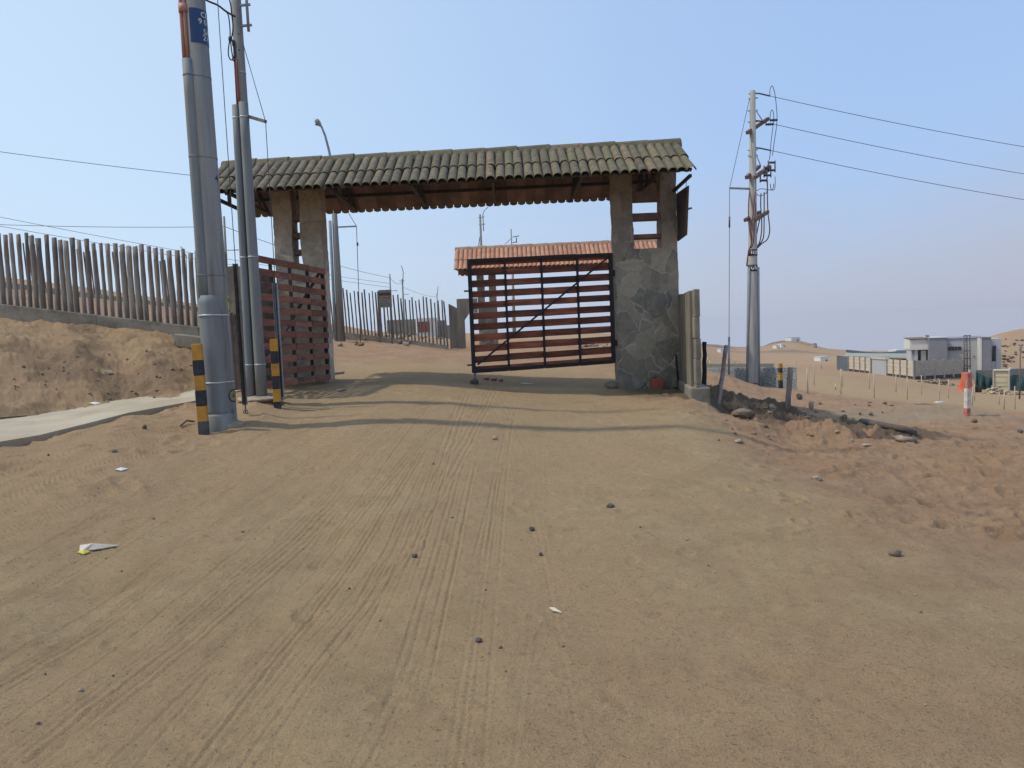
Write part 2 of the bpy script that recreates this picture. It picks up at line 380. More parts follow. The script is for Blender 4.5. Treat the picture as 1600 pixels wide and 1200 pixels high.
# smooth part on a coarse lattice, refined bicubically enough by linear steps
cth = np.linspace(-math.pi, math.pi, 721); clr = np.linspace(math.log(.3), math.log(1800), 260)
CD = tps(*np.meshgrid(cth, clr))
def base_d(th, lr):
    th = (th + math.pi) % (2 * math.pi) - math.pi
    a = (th - cth[0]) / (cth[1] - cth[0]); b = np.clip((lr - clr[0]) / (clr[1] - clr[0]), 0, len(clr) - 1.001)
    i = np.clip(a.astype(int), 0, 719); j = b.astype(int); fa = a - i; fb = b - j
    v = (CD[j, i] * (1 - fa) + CD[j, i + 1] * fa) * (1 - fb) + (CD[j + 1, i] * (1 - fa) + CD[j + 1, i + 1] * fa) * fb
    k = np.clip((lr - math.log(1.6)) / (math.log(3.2) - math.log(1.6)), 0, 1)
    return v * k + 1.5 * (1 - k)
T2, R2 = np.meshgrid(TH, RR)
GX = R2 * np.sin(T2); GY = R2 * np.cos(T2)
GZ = EYE - base_d(T2, np.log(R2))
def bumpz(x, y, cx, cy, sx, sy, h, ang=0):
    c, s = math.cos(ang), math.sin(ang); dx = (x - cx) * c + (y - cy) * s; dy = -(x - cx) * s + (y - cy) * c
    return h * np.exp(-(dx / sx) ** 2 - (dy / sy) ** 2)
mp_ = P(1262, 672, 12.0)
GZ += bumpz(GX, GY, mp_.x, mp_.y, .7, .42, .29, -.1)
GZ += bumpz(GX, GY, mp_.x - 1.0, mp_.y + 1.1, .5, .6, -.16)
for px, py, D, sx, sy, h in ((1150, 622, 14.6, .45, .5, .14), (1205, 627, 15.2, .5, .5, .2), (1310, 668, 13.2, .9, .35, .16), (1290, 640, 16.5, 1.6, .5, .16), (1400, 650, 17.5, 1.8, .4, .14), (1490, 655, 17.2, 1.5, .4, .13), (1170, 655, 12.2, .5, .4, -.12), (1135, 597, 24, 1.3, 1.5, .35), (1560, 668, 16, 1.2, .5, .14), (1590, 735, 9.5, 1.6, .8, .14)):
    q = P(px, py, D); GZ += bumpz(GX, GY, q.x, q.y, sx, sy, h)
def sstep(a, b, x): t = np.clip((x - a) / (b - a), 0, 1); return t * t * (3 - 2 * t)
near = 1 - sstep(25, 60, R2)
# roughness map: smooth driven road, rough bank on the left, trodden sand on the right
road_c = -0.8 + 0.02 * GY
road = 1 - sstep(2.2, 4.0, np.abs(GX - road_c - .2) + .5 * fbm(GX * .5, GY * .5, 3, 3))
bank = sstep(-4.9, -6.2, GX + .3 * (GY - 10) * 0) * sstep(10.6, 12.2, GY) * (1 - sstep(17, 19, GY))
sandr = sstep(1.6, 3.6, GX + .6 * fbm(GX * .4, GY * .4, 9, 3)) * sstep(4.6, 6.5, GY) * (1 - sstep(24, 40, GY))
GZ += near * (.010 * fbm(GX * .7, GY * .7, 21, 3) + (.009 + .012 * (1 - road)) * fbm(GX * 2.3, GY * 2.3, 31, 3) + .0035 * fbm(GX * 9, GY * 9, 41, 3))
GZ += near * bank * (.05 * fbm(GX * .7, GY * .9, 51, 4) + .022 * fbm(GX * 1.6, GY * 5.0, 53, 5, .65) + .012 * fbm(GX * 3.2 + .6 * vnoise(GX * 2, GY * 2, 3), GY * 4.2, 57, 5, .68) + .04 * np.maximum(0, fbm(GX * 6, GY * 8, 59, 4, .6) - .15))
rid = 1 - np.abs(fbm(GX * 1.6, GY * 2.6, 61, 3))
GZ += near * sandr * (.032 * rid * rid + .016 * fbm(GX * 5 , GY * 8, 71, 4, .62))
ditch = np.exp(-((GX - 4.3) / 1.7) ** 2 - ((GY - 14.6) / 2.0) ** 2) + np.exp(-((GX - 6.0 - (GY - 12.6) * -.6) / 1.1) ** 2 - ((GY - 13.2) / 1.3) ** 2) + sum(np.exp(-((GX - q_.x) / a_) ** 2 - ((GY - q_.y) / b_) ** 2) for q_, a_, b_ in ((P(1180, 650, 13.0), .6, .7), (P(1350, 676, 12.4), .95, .45), (P(1290, 650, 14.5), 1.0, .7), (P(1300, 683, 11.8), .8, .25)))
GZ += ditch * (.07 * fbm(GX * 3, GY * 3, 81, 5, .66) + .05 * np.maximum(0, fbm(GX * 6.5, GY * 6.5, 83, 3)))
yard = sstep(19, 21, GY) * near
GZ += yard * .04 * fbm(GX * 1.1, GY * 1.1, 88, 3)
# far undulation
GZ += sstep(240, 300, R2) * (1 - sstep(500, 700, R2)) * .35 * fbm(GX * .12, GY * .12, 95, 4) * (T2 > R(10)) * (T2 < R(44))
GZ += sstep(110, 260, R2) * (1 - sstep(600, 900, R2)) * (.55 * fbm(GX * .02, GY * .02, 91, 4)) * sstep(R(14), R(20), T2) * (T2 < R(60))
# tyre ruts: curves running from the camera towards the gate opening
wheel = np.zeros_like(GZ); tread = np.zeros_like(GZ)
nm = (R2 < 21) & (GY > 1.0)
gx, gy = GX[nm], GY[nm]; acc = np.zeros_like(gx)
for i in range(58):
    x0 = -6.4 + 7.0 * (i + rng.uniform(-.45, .45)) / 58; xg = -1.0 + .42 * (x0 + 2.2) + rng.uniform(-.5, .5)
    t = np.clip((gy - 2) / 12, -.2, 1.4); bend = rng.uniform(-.25, .25)
    xt = x0 + (xg - x0) * np.sign(t) * np.abs(t) ** 1.35 + bend * np.sin(t * 3.1)
    if i % 9 == 3: xt = x0 + 1.1 * t + 2.2 * np.clip(t - .5, 0, 1) ** 2
    fade = (.6 + .4 * sstep(2.6, 4.5, gy)) * (1 - .8 * sstep(-.9, .3, xt)) * sstep(.25, .6, .5 + .5 * vnoise(gy * .3 + i * 7.7, gy * 0 + i, 5))
    nl = int(rng.integers(1, 5)); off = np.cumsum(rng.uniform(.028, .075, nl)); off -= off.mean()
    for o_ in off:
        dx = gx - xt - o_; sg = np.maximum(.0085, .0012 * gy); dep = rng.uniform(.003, .0085) * np.minimum(1, .011 / sg + .35)
        acc -= dep * fade * (np.exp(-(dx / sg) ** 2) - .45 * np.exp(-((np.abs(dx) - 2.1 * sg) / sg) ** 2))
    acc -= .004 * fade * np.exp(-((gx - xt) / .09) ** 4)
# broken tread prints on the middle of the road
for x0, xg, s, wd in ((-.55, -.35, 1, .17), (.05, .0, -1, .17), (-1.15, -.8, -1, .13), (.75, .5, 1, .15)):
    t = np.clip((gy - 2) / 12, 0, 1.4); xt = x0 + (xg - x0) * t; dx = gx - xt
    win = np.exp(-(dx / wd) ** 6) * sstep(-.15, .45, fbm(gx * 1.4 + 9 * x0, gy * .7, 8, 3)) * (1 - sstep(8, 11, gy))
    acc += win * .0048 * np.sin(2 * math.pi * (gy + s * np.abs(dx) * .35 + .012 * vnoise(gx * 9, gy * 5, 14)) / .07) * (.4 + .6 * vnoise(gx * 16, gy * 9, 19))
GZ[nm] += np.maximum(acc, -.010)
# footprints and scuffs in the loose sand
lnR = np.log(RR)
def dent(cx, cy, sx, sy, h, ang):
    r = math.hypot(cx, cy); m = 3 * max(sx, sy)
    j0, j1 = np.searchsorted(RR, r - m), np.searchsorted(RR, r + m)
    th = math.atan2(cx, cy); dth = m / r
    i0, i1 = np.searchsorted(th_f, th - dth), np.searchsorted(th_f, th + dth)
    if i1 - i0 < 1 or j1 - j0 < 1: return
    x = GX[j0:j1, i0:i1]; y = GY[j0:j1, i0:i1]; c, s = math.cos(ang), math.sin(ang)
    a = ((x - cx) * c + (y - cy) * s) / sx; b = (-(x - cx) * s + (y - cy) * c) / sy
    q = a * a + b * b
    GZ[j0:j1, i0:i1] += -h * np.exp(-q * q) + h * .5 * np.exp(-((np.sqrt(q) - 1.5) / .4) ** 2)
for i in range(800):
    cx = rng.uniform(1.8, 9.5); cy = rng.uniform(5.6, 15)
    if cx / cy > .78 or rng.random() > float(sstep(1.6, 4.2, np.array(cx + .1 * (9 - cy)))): continue
    dent(cx, cy, rng.uniform(.04, .10), rng.uniform(.06, .15), rng.uniform(.010, .034), rng.uniform(0, 3.1))
for i in range(260):
    cx = rng.uniform(-9, -3.4); cy = rng.uniform(6.5, 15.5)
    dent(cx, cy, rng.uniform(.06, .14), rng.uniform(.08, .2), rng.uniform(.008, .03), rng.uniform(0, 3.1))
for i in range(420):
    cx = rng.uniform(-3.4, 2.5); cy = rng.uniform(2.4, 14)
    dent(cx, cy, rng.uniform(.03, .08), rng.uniform(.04, .10), rng.uniform(.003, .008), rng.uniform(0, 3.1))
GZ_th = np.r_[th_f]
def G(x, y):
    """height of the ground at (x,y) in front of the camera"""
    th = math.atan2(x, y); lr = math.log(max(math.hypot(x, y), .31))
    if abs(th) > R(43.9): return EYE - float(base_d(np.array([th]), np.array([lr]))[0])
    a = (th - th_f[0]) / (th_f[1] - th_f[0]); i = min(int(a), NTH - 2); fa = a - i
    j = min(max(int(np.searchsorted(lnR, lr)) - 1, 0), len(lnR) - 2); fb = (lr - lnR[j]) / (lnR[j + 1] - lnR[j])
    return float((GZ[j, i] * (1 - fa) + GZ[j, i + 1] * fa) * (1 - fb) + (GZ[j + 1, i] * (1 - fa) + GZ[j + 1, i + 1] * fa) * fb)
def hit(px, py):
    """where the line of sight through a photograph pixel meets the ground"""
    d = ray(px, py); d = d / d.y; y = 1.2; pv = None
    while y < 900:
        q = Vector((0, 0, EYE)) + d * y; g = q.z - G(q.x, q.y)
        if g <= 0:
            if pv is None: return Vector((q.x, q.y, G(q.x, q.y)))
            lo, hi = pv, y
            for _ in range(25):
                m = (lo + hi) / 2; w = Vector((0, 0, EYE)) + d * m
                if w.z > G(w.x, w.y): lo = m
                else: hi = m
            w = Vector((0, 0, EYE)) + d * hi
            return Vector((w.x, w.y, G(w.x, w.y)))
        pv = y; y *= 1.012
    return None
def at(px, D):
    """ground point in photograph column px at distance D (column taken at the horizon)"""
    q = P(px, 560, D); return Vector((q.x, D, G(q.x, D)))
def build_ground():
    nr, nt_ = GZ.shape
    co_ = np.empty((nr * nt_ + 1, 3)); co_[:-1, 0] = GX.ravel(); co_[:-1, 1] = GY.ravel(); co_[:-1, 2] = GZ.ravel(); co_[-1] = (0, 0, GZ[0].mean())
    j, i = np.meshgrid(np.arange(nr - 1), np.arange(nt_), indexing='ij'); i2 = (i + 1) % nt_
    q = np.stack([j * nt_ + i, (j + 1) * nt_ + i, (j + 1) * nt_ + i2, j * nt_ + i2], -1).reshape(-1, 4)[:, ::-1]
    ii = np.arange(nt_); tri = np.stack([np.full(nt_, nr * nt_), ii, (ii + 1) % nt_], -1)[:, ::-1]
    loops = np.r_[q.ravel(), tri.ravel()].astype(np.int32)
    tot = np.r_[np.full(len(q), 4), np.full(len(tri), 3)].astype(np.int32); st = np.r_[0, np.cumsum(tot)[:-1]].astype(np.int32)
    me = bpy.data.meshes.new('ground'); me.vertices.add(len(co_)); me.vertices.foreach_set('co', co_.ravel().astype(np.float32))
    me.loops.add(len(loops)); me.loops.foreach_set('vertex_index', loops)
    me.polygons.add(len(tot)); me.polygons.foreach_set('loop_start', st); me.polygons.foreach_set('loop_total', tot)
    me.polygons.foreach_set('use_smooth', np.ones(len(tot), bool))
    me.update(calc_edges=True); me.validate()
    # soil zones: R reddish loose soil, G dark turned earth, B pale track dust
    red = sstep(1.2, 4.4, GX + .9 * fbm(GX * .5, GY * .5, 101, 4)) * sstep(3.2, 6.5, GY + 0.5 * GX) * (1 - .8 * sstep(26, 40, GY))
    red = np.maximum(red, .9 * sstep(17.5, 21, GY) * (1 - sstep(35, 60, GY)) * (GX < 4))
    red = np.maximum(red, .4 * bank)
    red = np.maximum(red, sstep(40, 90, R2) * (.62 + .3 * fbm(GX * .03, GY * .03, 103, 3)))
    red = np.maximum(red, .45 * sstep(-2.6, -4.6, GX + .6 * fbm(GX * .6, GY * .6, 105, 3)) * sstep(6, 8, GY) * (1 - sstep(14, 16, GY)))
    red = np.maximum(red, .32 * (1 - sstep(2.9, 4.4, GY + .5 * fbm(GX * .8, GY * .8, 107, 3))) * sstep(-1.2, .6, GX))
    dark = np.clip(1.9 * ditch * sstep(-.55, .3, fbm(GX * 1.2, GY * 1.2, 111, 4) + .2), 0, 1) * (1 - bumpz(GX, GY, mp_.x - .1, mp_.y - .1, .5, .36, 1.0))
    dark = np.maximum(dark, .12 * bank)
    dark = np.maximum(dark, .36 * bank * sstep(-.3, .5, fbm(GX * 1.1, GY * 1.4, 115, 4)))
    dark = np.maximum(dark, sstep(240, 300, R2) * .55 * sstep(-.1, .6, fbm(GX * .05, GY * .05, 121, 4) + .12 * (GZ + 9)) )
    ty = 15.5 + (GX - 6) * .12   # the pale track running off to the right
    track = np.exp(-((GY - ty - .8) / 1.1) ** 2) * sstep(5, 7.5, GX)
    pale = np.maximum(track, .0 * GX)
    ca = me.attributes.new('zone', 'FLOAT_COLOR', 'POINT')
    z = np.zeros((len(co_), 4), np.float32); z[:-1, 0] = red.ravel(); z[:-1, 1] = dark.ravel(); z[:-1, 2] = pale.ravel(); z[:, 3] = 1
    ca.data.foreach_set('color', z.ravel())
    m, nt, b = nodes('desert ground')
    geo = N(nt, 'ShaderNodeNewGeometry'); v = geo.outputs['Position']
    at_ = N(nt, 'ShaderNodeAttribute', attribute_name='zone'); sep = N(nt, 'ShaderNodeSeparateColor'); L(nt, at_.outputs['Color'], sep.inputs[0])
    n1 = noise(nt, v, .35, 5, .6); n2 = noise(nt, v, 1.7, 6, .65); n3 = noise(nt, v, 11, 6, .7); n4 = noise(nt, v, 90, 4, .7); n5 = noise(nt, v, 260, 2, .6)
    tan = mixc(nt, ramp(nt, n2, .35, .65), GC['tan1'], GC['tan2'])
    tan = mixc(nt, ramp(nt, n1, .38, .62), tan, GC['tan3'])
    redc = mixc(nt, ramp(nt, n2, .35, .65), GC['red1'], GC['red2'])
    rf = ramp(nt, math_(nt, 'ADD', sep.outputs[0], math_(nt, 'MULTIPLY_ADD', n2, .5, -.25)), .05, .95)
    c = mixc(nt, rf, tan, redc)
    c = mixc(nt, math_(nt, 'MULTIPLY', ramp(nt, math_(nt, 'ADD', sep.outputs[1], math_(nt, 'MULTIPLY_ADD', n3, .6, -.3)), .1, .6), .92), c, GC['dark'])
    c = mixc(nt, math_(nt, 'MULTIPLY', sep.outputs[2], .75), c, GC['pale'])
    n6 = noise(nt, v, 34, 5, .75)
    c = mixc(nt, math_(nt, 'MULTIPLY', ramp(nt, n6, .56, .68), .6), c, (.125, .092, .056))
    c = mixc(nt, math_(nt, 'MULTIPLY', ramp(nt, noise(nt, v, 48, 3, .6), .64, .74), .5), c, (.44, .36, .25))
    # gritty speckle
    c = mixc(nt, math_(nt, 'MULTIPLY', ramp(nt, n4, .56, .68), .6), c, (.10, .078, .05))
    c = mixc(nt, math_(nt, 'MULTIPLY', ramp(nt, n5, .60, .72), .45), c, (.46, .37, .25))
    g = math_(nt, 'MULTIPLY_ADD', n3, .34, .83)
    hsv = N(nt, 'ShaderNodeHueSaturation'); L(nt, c, hsv.inputs['Color']); L(nt, g, hsv.inputs['Value']); L(nt, hsv.outputs[0], b.inputs['Base Color'])
    b.inputs['Roughness'].default_value = .95; b.inputs['Specular IOR Level'].default_value = .15
    p1 = bump(nt, b, noise(nt, v, 14, 6, .68), .75, .03, bump(nt, b, n6, 1.0, .018))
    p2 = bump(nt, b, n4, 1.0, .011, p1)
    bump(nt, b, n5, .6, .004, p2)
    me.materials.append(m)
    o = bpy.data.objects.new('ground', me); COL.objects.link(o); tag(o, kind='structure')
GC = dict(tan1=(.412, .296, .164), tan2=(.350, .246, .132), tan3=(.392, .268, .148), red1=(.385, .244, .142), red2=(.325, .198, .114), dark=(.155, .108, .073), pale=(.33, .265, .18))
build_ground()

def gravel():
    mb = MB(); tet = [(1, 0, -.3), (-.6, .9, -.3), (-.5, -.9, -.3), (.1, 0, .7)]
    for i in range(4200):
        r = math.exp(rng.uniform(math.log(2.1), math.log(15))); th = rng.uniform(R(-36), R(36)); x, y = r * math.sin(th), r * math.cos(th)
        s = .003 + .006 * rng.random() ** 3 * (1 + .2 * r); a = rng.uniform(0, 6.28); c, q = math.cos(a), math.sin(a); z = G(x, y)
        vs = [(x + s * (u * c - w * q), y + s * (u * q + w * c) * rng.uniform(.6, 1.1), z - s * .25 + s * h * rng.uniform(.4, 1.0)) for u, w, h in tet]
        mb.add(vs, [(0, 1, 3), (1, 2, 3), (2, 0, 3)], int(rng.choice([0, 0, 0, 1, 2])))
    tag(mb.build('gravel', ['rock', 'rock_dark', 'rock_pale']), kind='stuff')
gravel()
# ------------------------------------------------------------------ sidewalk
def sidewalk():
    near = [(-9.2, 1.5, .30), (-7.6, 4.5, .36)]
    for px, py, D in ((0, 690, 8.8), (60, 680, 9.4), (130, 663, 10.2), (200, 645, 11.0), (250, 636, 11.7), (315, 624, 12.4), (350, 616, 12.8), (397, 604, 13.5)):
        q = P(px, py, D); near.append((q.x, q.y, q.z))
    far = [(-11.2, 3.5, .34), (-9.8, 6.8, .40)]
    for px, py, D in ((0, 654, 11.7), (50, 648, 12.1), (100, 639, 12.7), (150, 630, 13.1), (190, 623, 13.5), (240, 615, 13.8), (300, 606, 14.1), (393, 599, 14.2)):
        q = P(px, py, D); far.append((q.x, q.y, q.z))
    mb = MB(); n = len(near); vs = []
    for a, b in zip(near, far): vs += [Vector(a), Vector(b), Vector(a) - Vector((0, 0, .16)), Vector(b) - Vector((0, 0, .3))]
    fs = []
    for i in range(n - 1):
        k = 4 * i; j = k + 4
        fs += [(k, j, j + 1, k + 1), (k + 2, j + 2, j, k), (k + 1, j + 1, j + 3, k + 3)]
    fs += [(0, 1, 3, 2), (4 * n - 4, 4 * n - 2, 4 * n - 1, 4 * n - 3)]
    mb.add(vs, fs); tag(mb.build('sidewalk', 'sidewalk'), kind='structure')
sidewalk()

# ------------------------------------------------------------------ tiled gateways
def tile_rows(mb, x0, x1, yr, zr, ye, ze, zslope, pitch, rows, rad, jit, thick=.014, seed=0):
    """barrel tiles running from the ridge (yr,zr) to the eave (ye,ze); zslope = rise of the roof along x"""
    rg = random.Random(seed); n = max(1, round((x1 - x0) / pitch)); p = (x1 - x0) / n
    dv = Vector((0, ye - yr, ze - zr)); ln = dv.length; d = dv / ln; up = Vector((1, 0, 0)).cross(d)
    if up.z < 0: up = -up
    seg = 8
    for i in range(n):
        xc = x0 + (i + .5) * p
        for r in range(rows):
            cuts = (0, .58, 1.0) if rows == 2 else [k_ / rows for k_ in range(rows + 1)]; a = ln * cuts[r] - (.05 if r else -.01); b = ln * cuts[r + 1] + .03
            r0, r1 = rad * .93, rad * 1.06
            lift = .008 * (1 if r == 0 else 0) if rows > 1 else 0
            jx = rg.uniform(-jit, jit); jy = rg.uniform(-jit, jit) * 1.6; tw = rg.uniform(-jit, jit)
            vs = []
            for q, (s, rr, l) in enumerate(((a, r0, lift), (b + jy, r1, lift + .006))):
                c = Vector((xc + jx + (tw if q else -tw), yr, zr + zslope * (xc - x0))) + d * s + up * (l + .004)
                for t in range(seg + 1):
                    an = math.pi * t / seg
                    for k in (0, 1):
                        w = rr - k * thick
                        vs.append(c + Vector((1, 0, 0)) * (w * math.cos(an)) + up * (w * .92 * math.sin(an)))
            m = 2 * (seg + 1); fs = []
            for t in range(seg):
                o = 2 * t
                fs += [(o, o + 2, m + o + 2, m + o), (o + 1, m + o + 1, m + o + 3, o + 3)]
                fs += [(m + o, m + o + 2, m + o + 3, m + o + 1), (o, o + 1, o + 3, o + 2)]
            fs += [(0, m, m + 1, 1), (2 * seg, 2 * seg + 1, m + 2 * seg + 1, m + 2 * seg)]
            mb.add(vs, fs, 0, False)
            # the pan tile beside it
            vs = []
            for s, l in ((a, lift * .8), (b - .02, lift * .8)):
                c = Vector((xc + p / 2, yr, zr + zslope * (xc - x0))) + d * s + up * l
                for t in range(5):
                    w = (t / 4 - .5) * p * .9; vs.append(c + Vector((w, 0, 0)) + up * (-.035 * (1 - (2 * t / 4 - 1) ** 2) + .012))
            if i < n - 1: mb.add(vs, [(t, t + 1, t + 6, t + 5) for t in range(4)], 0, True)

def gateway(name, label, x0, x1, yc, half, z_eave, z_ridge, tilt, pitch, rad, jit, tile_mat, ridge_mat, pillars, rows, trusses, group=None, seed=1, pillar_mat='flagstone'):
    cx = (x0 + x1) / 2; g0 = min(p['zb'] for p in pillars) if pillars else 0
    root = thing(name, label, 'gateway', (cx, yc, g0), group)
    for p in pillars:
        ya, yb = yc - p['d'] / 2, yc + p['d'] / 2
        def cuts_(vals, st):
            out = []
            for u, w_ in zip(vals[:-1], vals[1:]):
                k = max(1, round((w_ - u) / st)); out += [u + (w_ - u) * i / k for i in range(k)]
            return out + [vals[-1]]
        xs, zs_, ys = cuts_(p['x'], .07), cuts_([p['zb'] - .4, p['zs'], p['zt']], .07), cuts_([ya, yb], .1)
        def solid(i, k):
            if i < 0 or k < 0 or i >= len(xs) - 1 or k >= len(zs_) - 1: return False
            xm, zm = (xs[i] + xs[i + 1]) / 2, (zs_[k] + zs_[k + 1]) / 2
            return zm < p['zs'] or xm < p['x'][1] or xm > p['x'][2]
        idx = {}; mb = MB(); V = []; F = []
        def vid(i, j, k):
            if (i, j, k) not in idx: idx[i, j, k] = len(V); V.append(Vector((xs[i], ys[j], zs_[k])))
            return idx[i, j, k]
        J = len(ys) - 1
        for i in range(len(xs) - 1):
            for k in range(len(zs_) - 1):
                if not solid(i, k): continue
                F.append((vid(i, 0, k), vid(i + 1, 0, k), vid(i + 1, 0, k + 1), vid(i, 0, k + 1))); F.append((vid(i, J, k), vid(i, J, k + 1), vid(i + 1, J, k + 1), vid(i + 1, J, k)))
                for j in range(J):
                    if not solid(i - 1, k): F.append((vid(i, j, k), vid(i, j, k + 1), vid(i, j + 1, k + 1), vid(i, j + 1, k)))
                    if not solid(i + 1, k): F.append((vid(i + 1, j, k), vid(i + 1, j + 1, k), vid(i + 1, j + 1, k + 1), vid(i + 1, j, k + 1)))
                    if not solid(i, k + 1): F.append((vid(i, j, k + 1), vid(i + 1, j, k + 1), vid(i + 1, j + 1, k + 1), vid(i, j + 1, k + 1)))
        for q in V:   # wavering hand-laid faces
            w_ = q * 2.6; f_ = q * 9
            q += Vector((mnoise.noise(w_ + Vector((5, 0, 0))) * .022 + mnoise.noise(f_) * .009, mnoise.noise(w_ + Vector((0, 9, 0))) * .02 + mnoise.noise(f_ + Vector((0, 3, 0))) * .012, mnoise.noise(f_ + Vector((0, 0, 7))) * .008))
        mb.add(V, F, 0, True); po = mb.build('pillar', p.get('mat', pillar_mat), root)
        sm = po.modifiers.new('smooth by angle', 'EDGE_SPLIT'); sm.split_angle = R(48)
        for za, zb in p['rungs']:
            rb = MB(); rb.bx(p['x'][1] - .02, p['x'][2] + .02, ya + .08, yb - .08, za, zb); rb.build('crossbeam', 'arm' if pillar_mat == 'flagstone' else 'old_concrete', po, .008)
    rf = MB()
    tile_rows(rf, x0, x1, yc, z_ridge - .05, yc - half, z_eave, tilt, pitch, rows, rad, jit, seed=seed)
    tile_rows(rf, x0, x1, yc, z_ridge - .05, yc + half, z_eave, tilt, pitch, rows, rad, jit, seed=seed + 5)
    roof = rf.build('roof', tile_mat, root)
    rc = MB(); n = max(2, round((x1 - x0) / .62)); rg = random.Random(seed)
    for i in range(n):
        a = x0 + (x1 - x0) * i / n - (.03 if i else 0); b = x0 + (x1 - x0) * (i + 1) / n + .02
        vs = []
        for s, rr in ((a, .185), (b, .205)):
            zc = z_ridge - .15 + tilt * (s - x0) + rg.uniform(-.006, .006)
            for t in range(9):
                an = math.pi * (t / 8); 
                for k in (0, .016): vs.append((s, yc + (rr - k) * math.cos(an), zc + (rr - k) * 1.02 * math.sin(an)))
        fs = []
        for t in range(8):
            o = 2 * t; fs += [(o, 18 + o, 18 + o + 2, o + 2), (o + 1, o + 3, 18 + o + 3, 18 + o + 1), (18 + o, 18 + o + 1, 18 + o + 3, 18 + o + 2), (o, o + 2, o + 3, o + 1)]
        rc.add(vs, fs, 0, False)
        # scalloped mortar under the ridge tiles
    rc.build('ridge_cap', ridge_mat, roof)
    # soffit: brown lining boards with pale joints under both slopes
    sf = MB(); n = round((x1 - x0 - .1) / .19)
    for sgn in (-1, 1):
        a = Vector((0, yc + sgn * .02, z_ridge - .16)); b = Vector((0, yc + sgn * half * .87, z_eave + (z_ridge - z_eave) * .13 - .085))
        for i in range(n):
            xa = x0 + .05 + (x1 - x0 - .1) * i / n; xb = xa + (x1 - x0 - .1) / n - .012; za = tilt * (xa - x0)
            k = Vector((0, 0, .018))
            q = [Vector((xa, a.y, a.z + za)), Vector((xb, a.y, a.z + za)), Vector((xb, b.y, b.z + za)), Vector((xa, b.y, b.z + za))]
            nn = (q[1] - q[0]).cross(q[3] - q[0]); nn = nn if nn.z > 0 else -nn
            sf.prism(q, nn, .018, 0)
            sf.prism([q[1] + Vector((0, 0, -.012)), q[1] + Vector((.012, 0, -.012)), q[2] + Vector((.012, 0, -.012)), q[2] + Vector((0, 0, -.012))], nn, .03, 1)
    sf.build('soffit', ['soffit', 'arm'], roof)
    fr = MB()
    for sgn in (-1, 1):
        fr.beam((x0 + .04, yc + sgn * (half - .16), z_eave + .055), (x1 - .04, yc + sgn * (half - .16), z_eave + .055 + tilt * (x1 - x0)), .05, .05)
        fr.beam((x0 + .04, yc + sgn * half * .5, (z_eave + z_ridge) / 2 - .2), (x1 - .04, yc + sgn * half * .5, (z_eave + z_ridge) / 2 - .2 + tilt * (x1 - x0)), .05, .06)
    fr.build('purlin', 'rafter', roof)
    for xt in trusses:
        z = tilt * (xt - x0); t = MB(); e = z_eave + .0 + z; r_ = z_ridge - .2 + z
        t.beam((xt, yc - half + .05, e), (xt, yc, r_), .05, .07); t.beam((xt, yc + half - .05, e), (xt, yc, r_), .05, .07)
        t.beam((xt, yc - half * .87, e + .03), (xt, yc + half * .87, e + .03), .05, .06)
        t.beam((xt, yc, e), (xt, yc, r_), .05, .05); t.beam((xt, yc - half * .5, e), (xt, yc - half * .35, e + (r_ - e) * .62), .04, .04); t.beam((xt, yc + half * .5, e), (xt, yc + half * .35, e + (r_ - e) * .62), .04, .04)
        t.build('truss', 'rafter', roof)
    return root

YC = 15.0
L_x = [P(430, 400, 14.8).x, P(459, 400, 14.8).x, P(472, 400, 14.8).x, P(505, 400, 14.8).x]
R_x = [2.05, 2.43, 2.96, 3.27]
gate = gateway('stone_gateway', 'near stone gateway with a mossy barrel tile roof spanning the dirt road', -5.36, 3.38, YC, 1.32, 4.17, 4.995, .0075, .168, .082, .0095,
    'moss_tile', 'moss_tile',
    [dict(x=L_x, d=.42, zb=.75, zs=2.95, zt=4.62, mat='flag_pale_bounce', rungs=[(3.18, 3.28), (3.50, 3.60), (3.83, 3.93)]),
     dict(x=R_x, d=.42, zb=.35, zs=3.03, zt=4.62, rungs=[(3.23, 3.31), (3.58, 3.71), (3.94, 4.12)])],
    2, [-5.3, -4.9, -3.1, -1.65, -.2, 1.4, 2.75], seed=3)

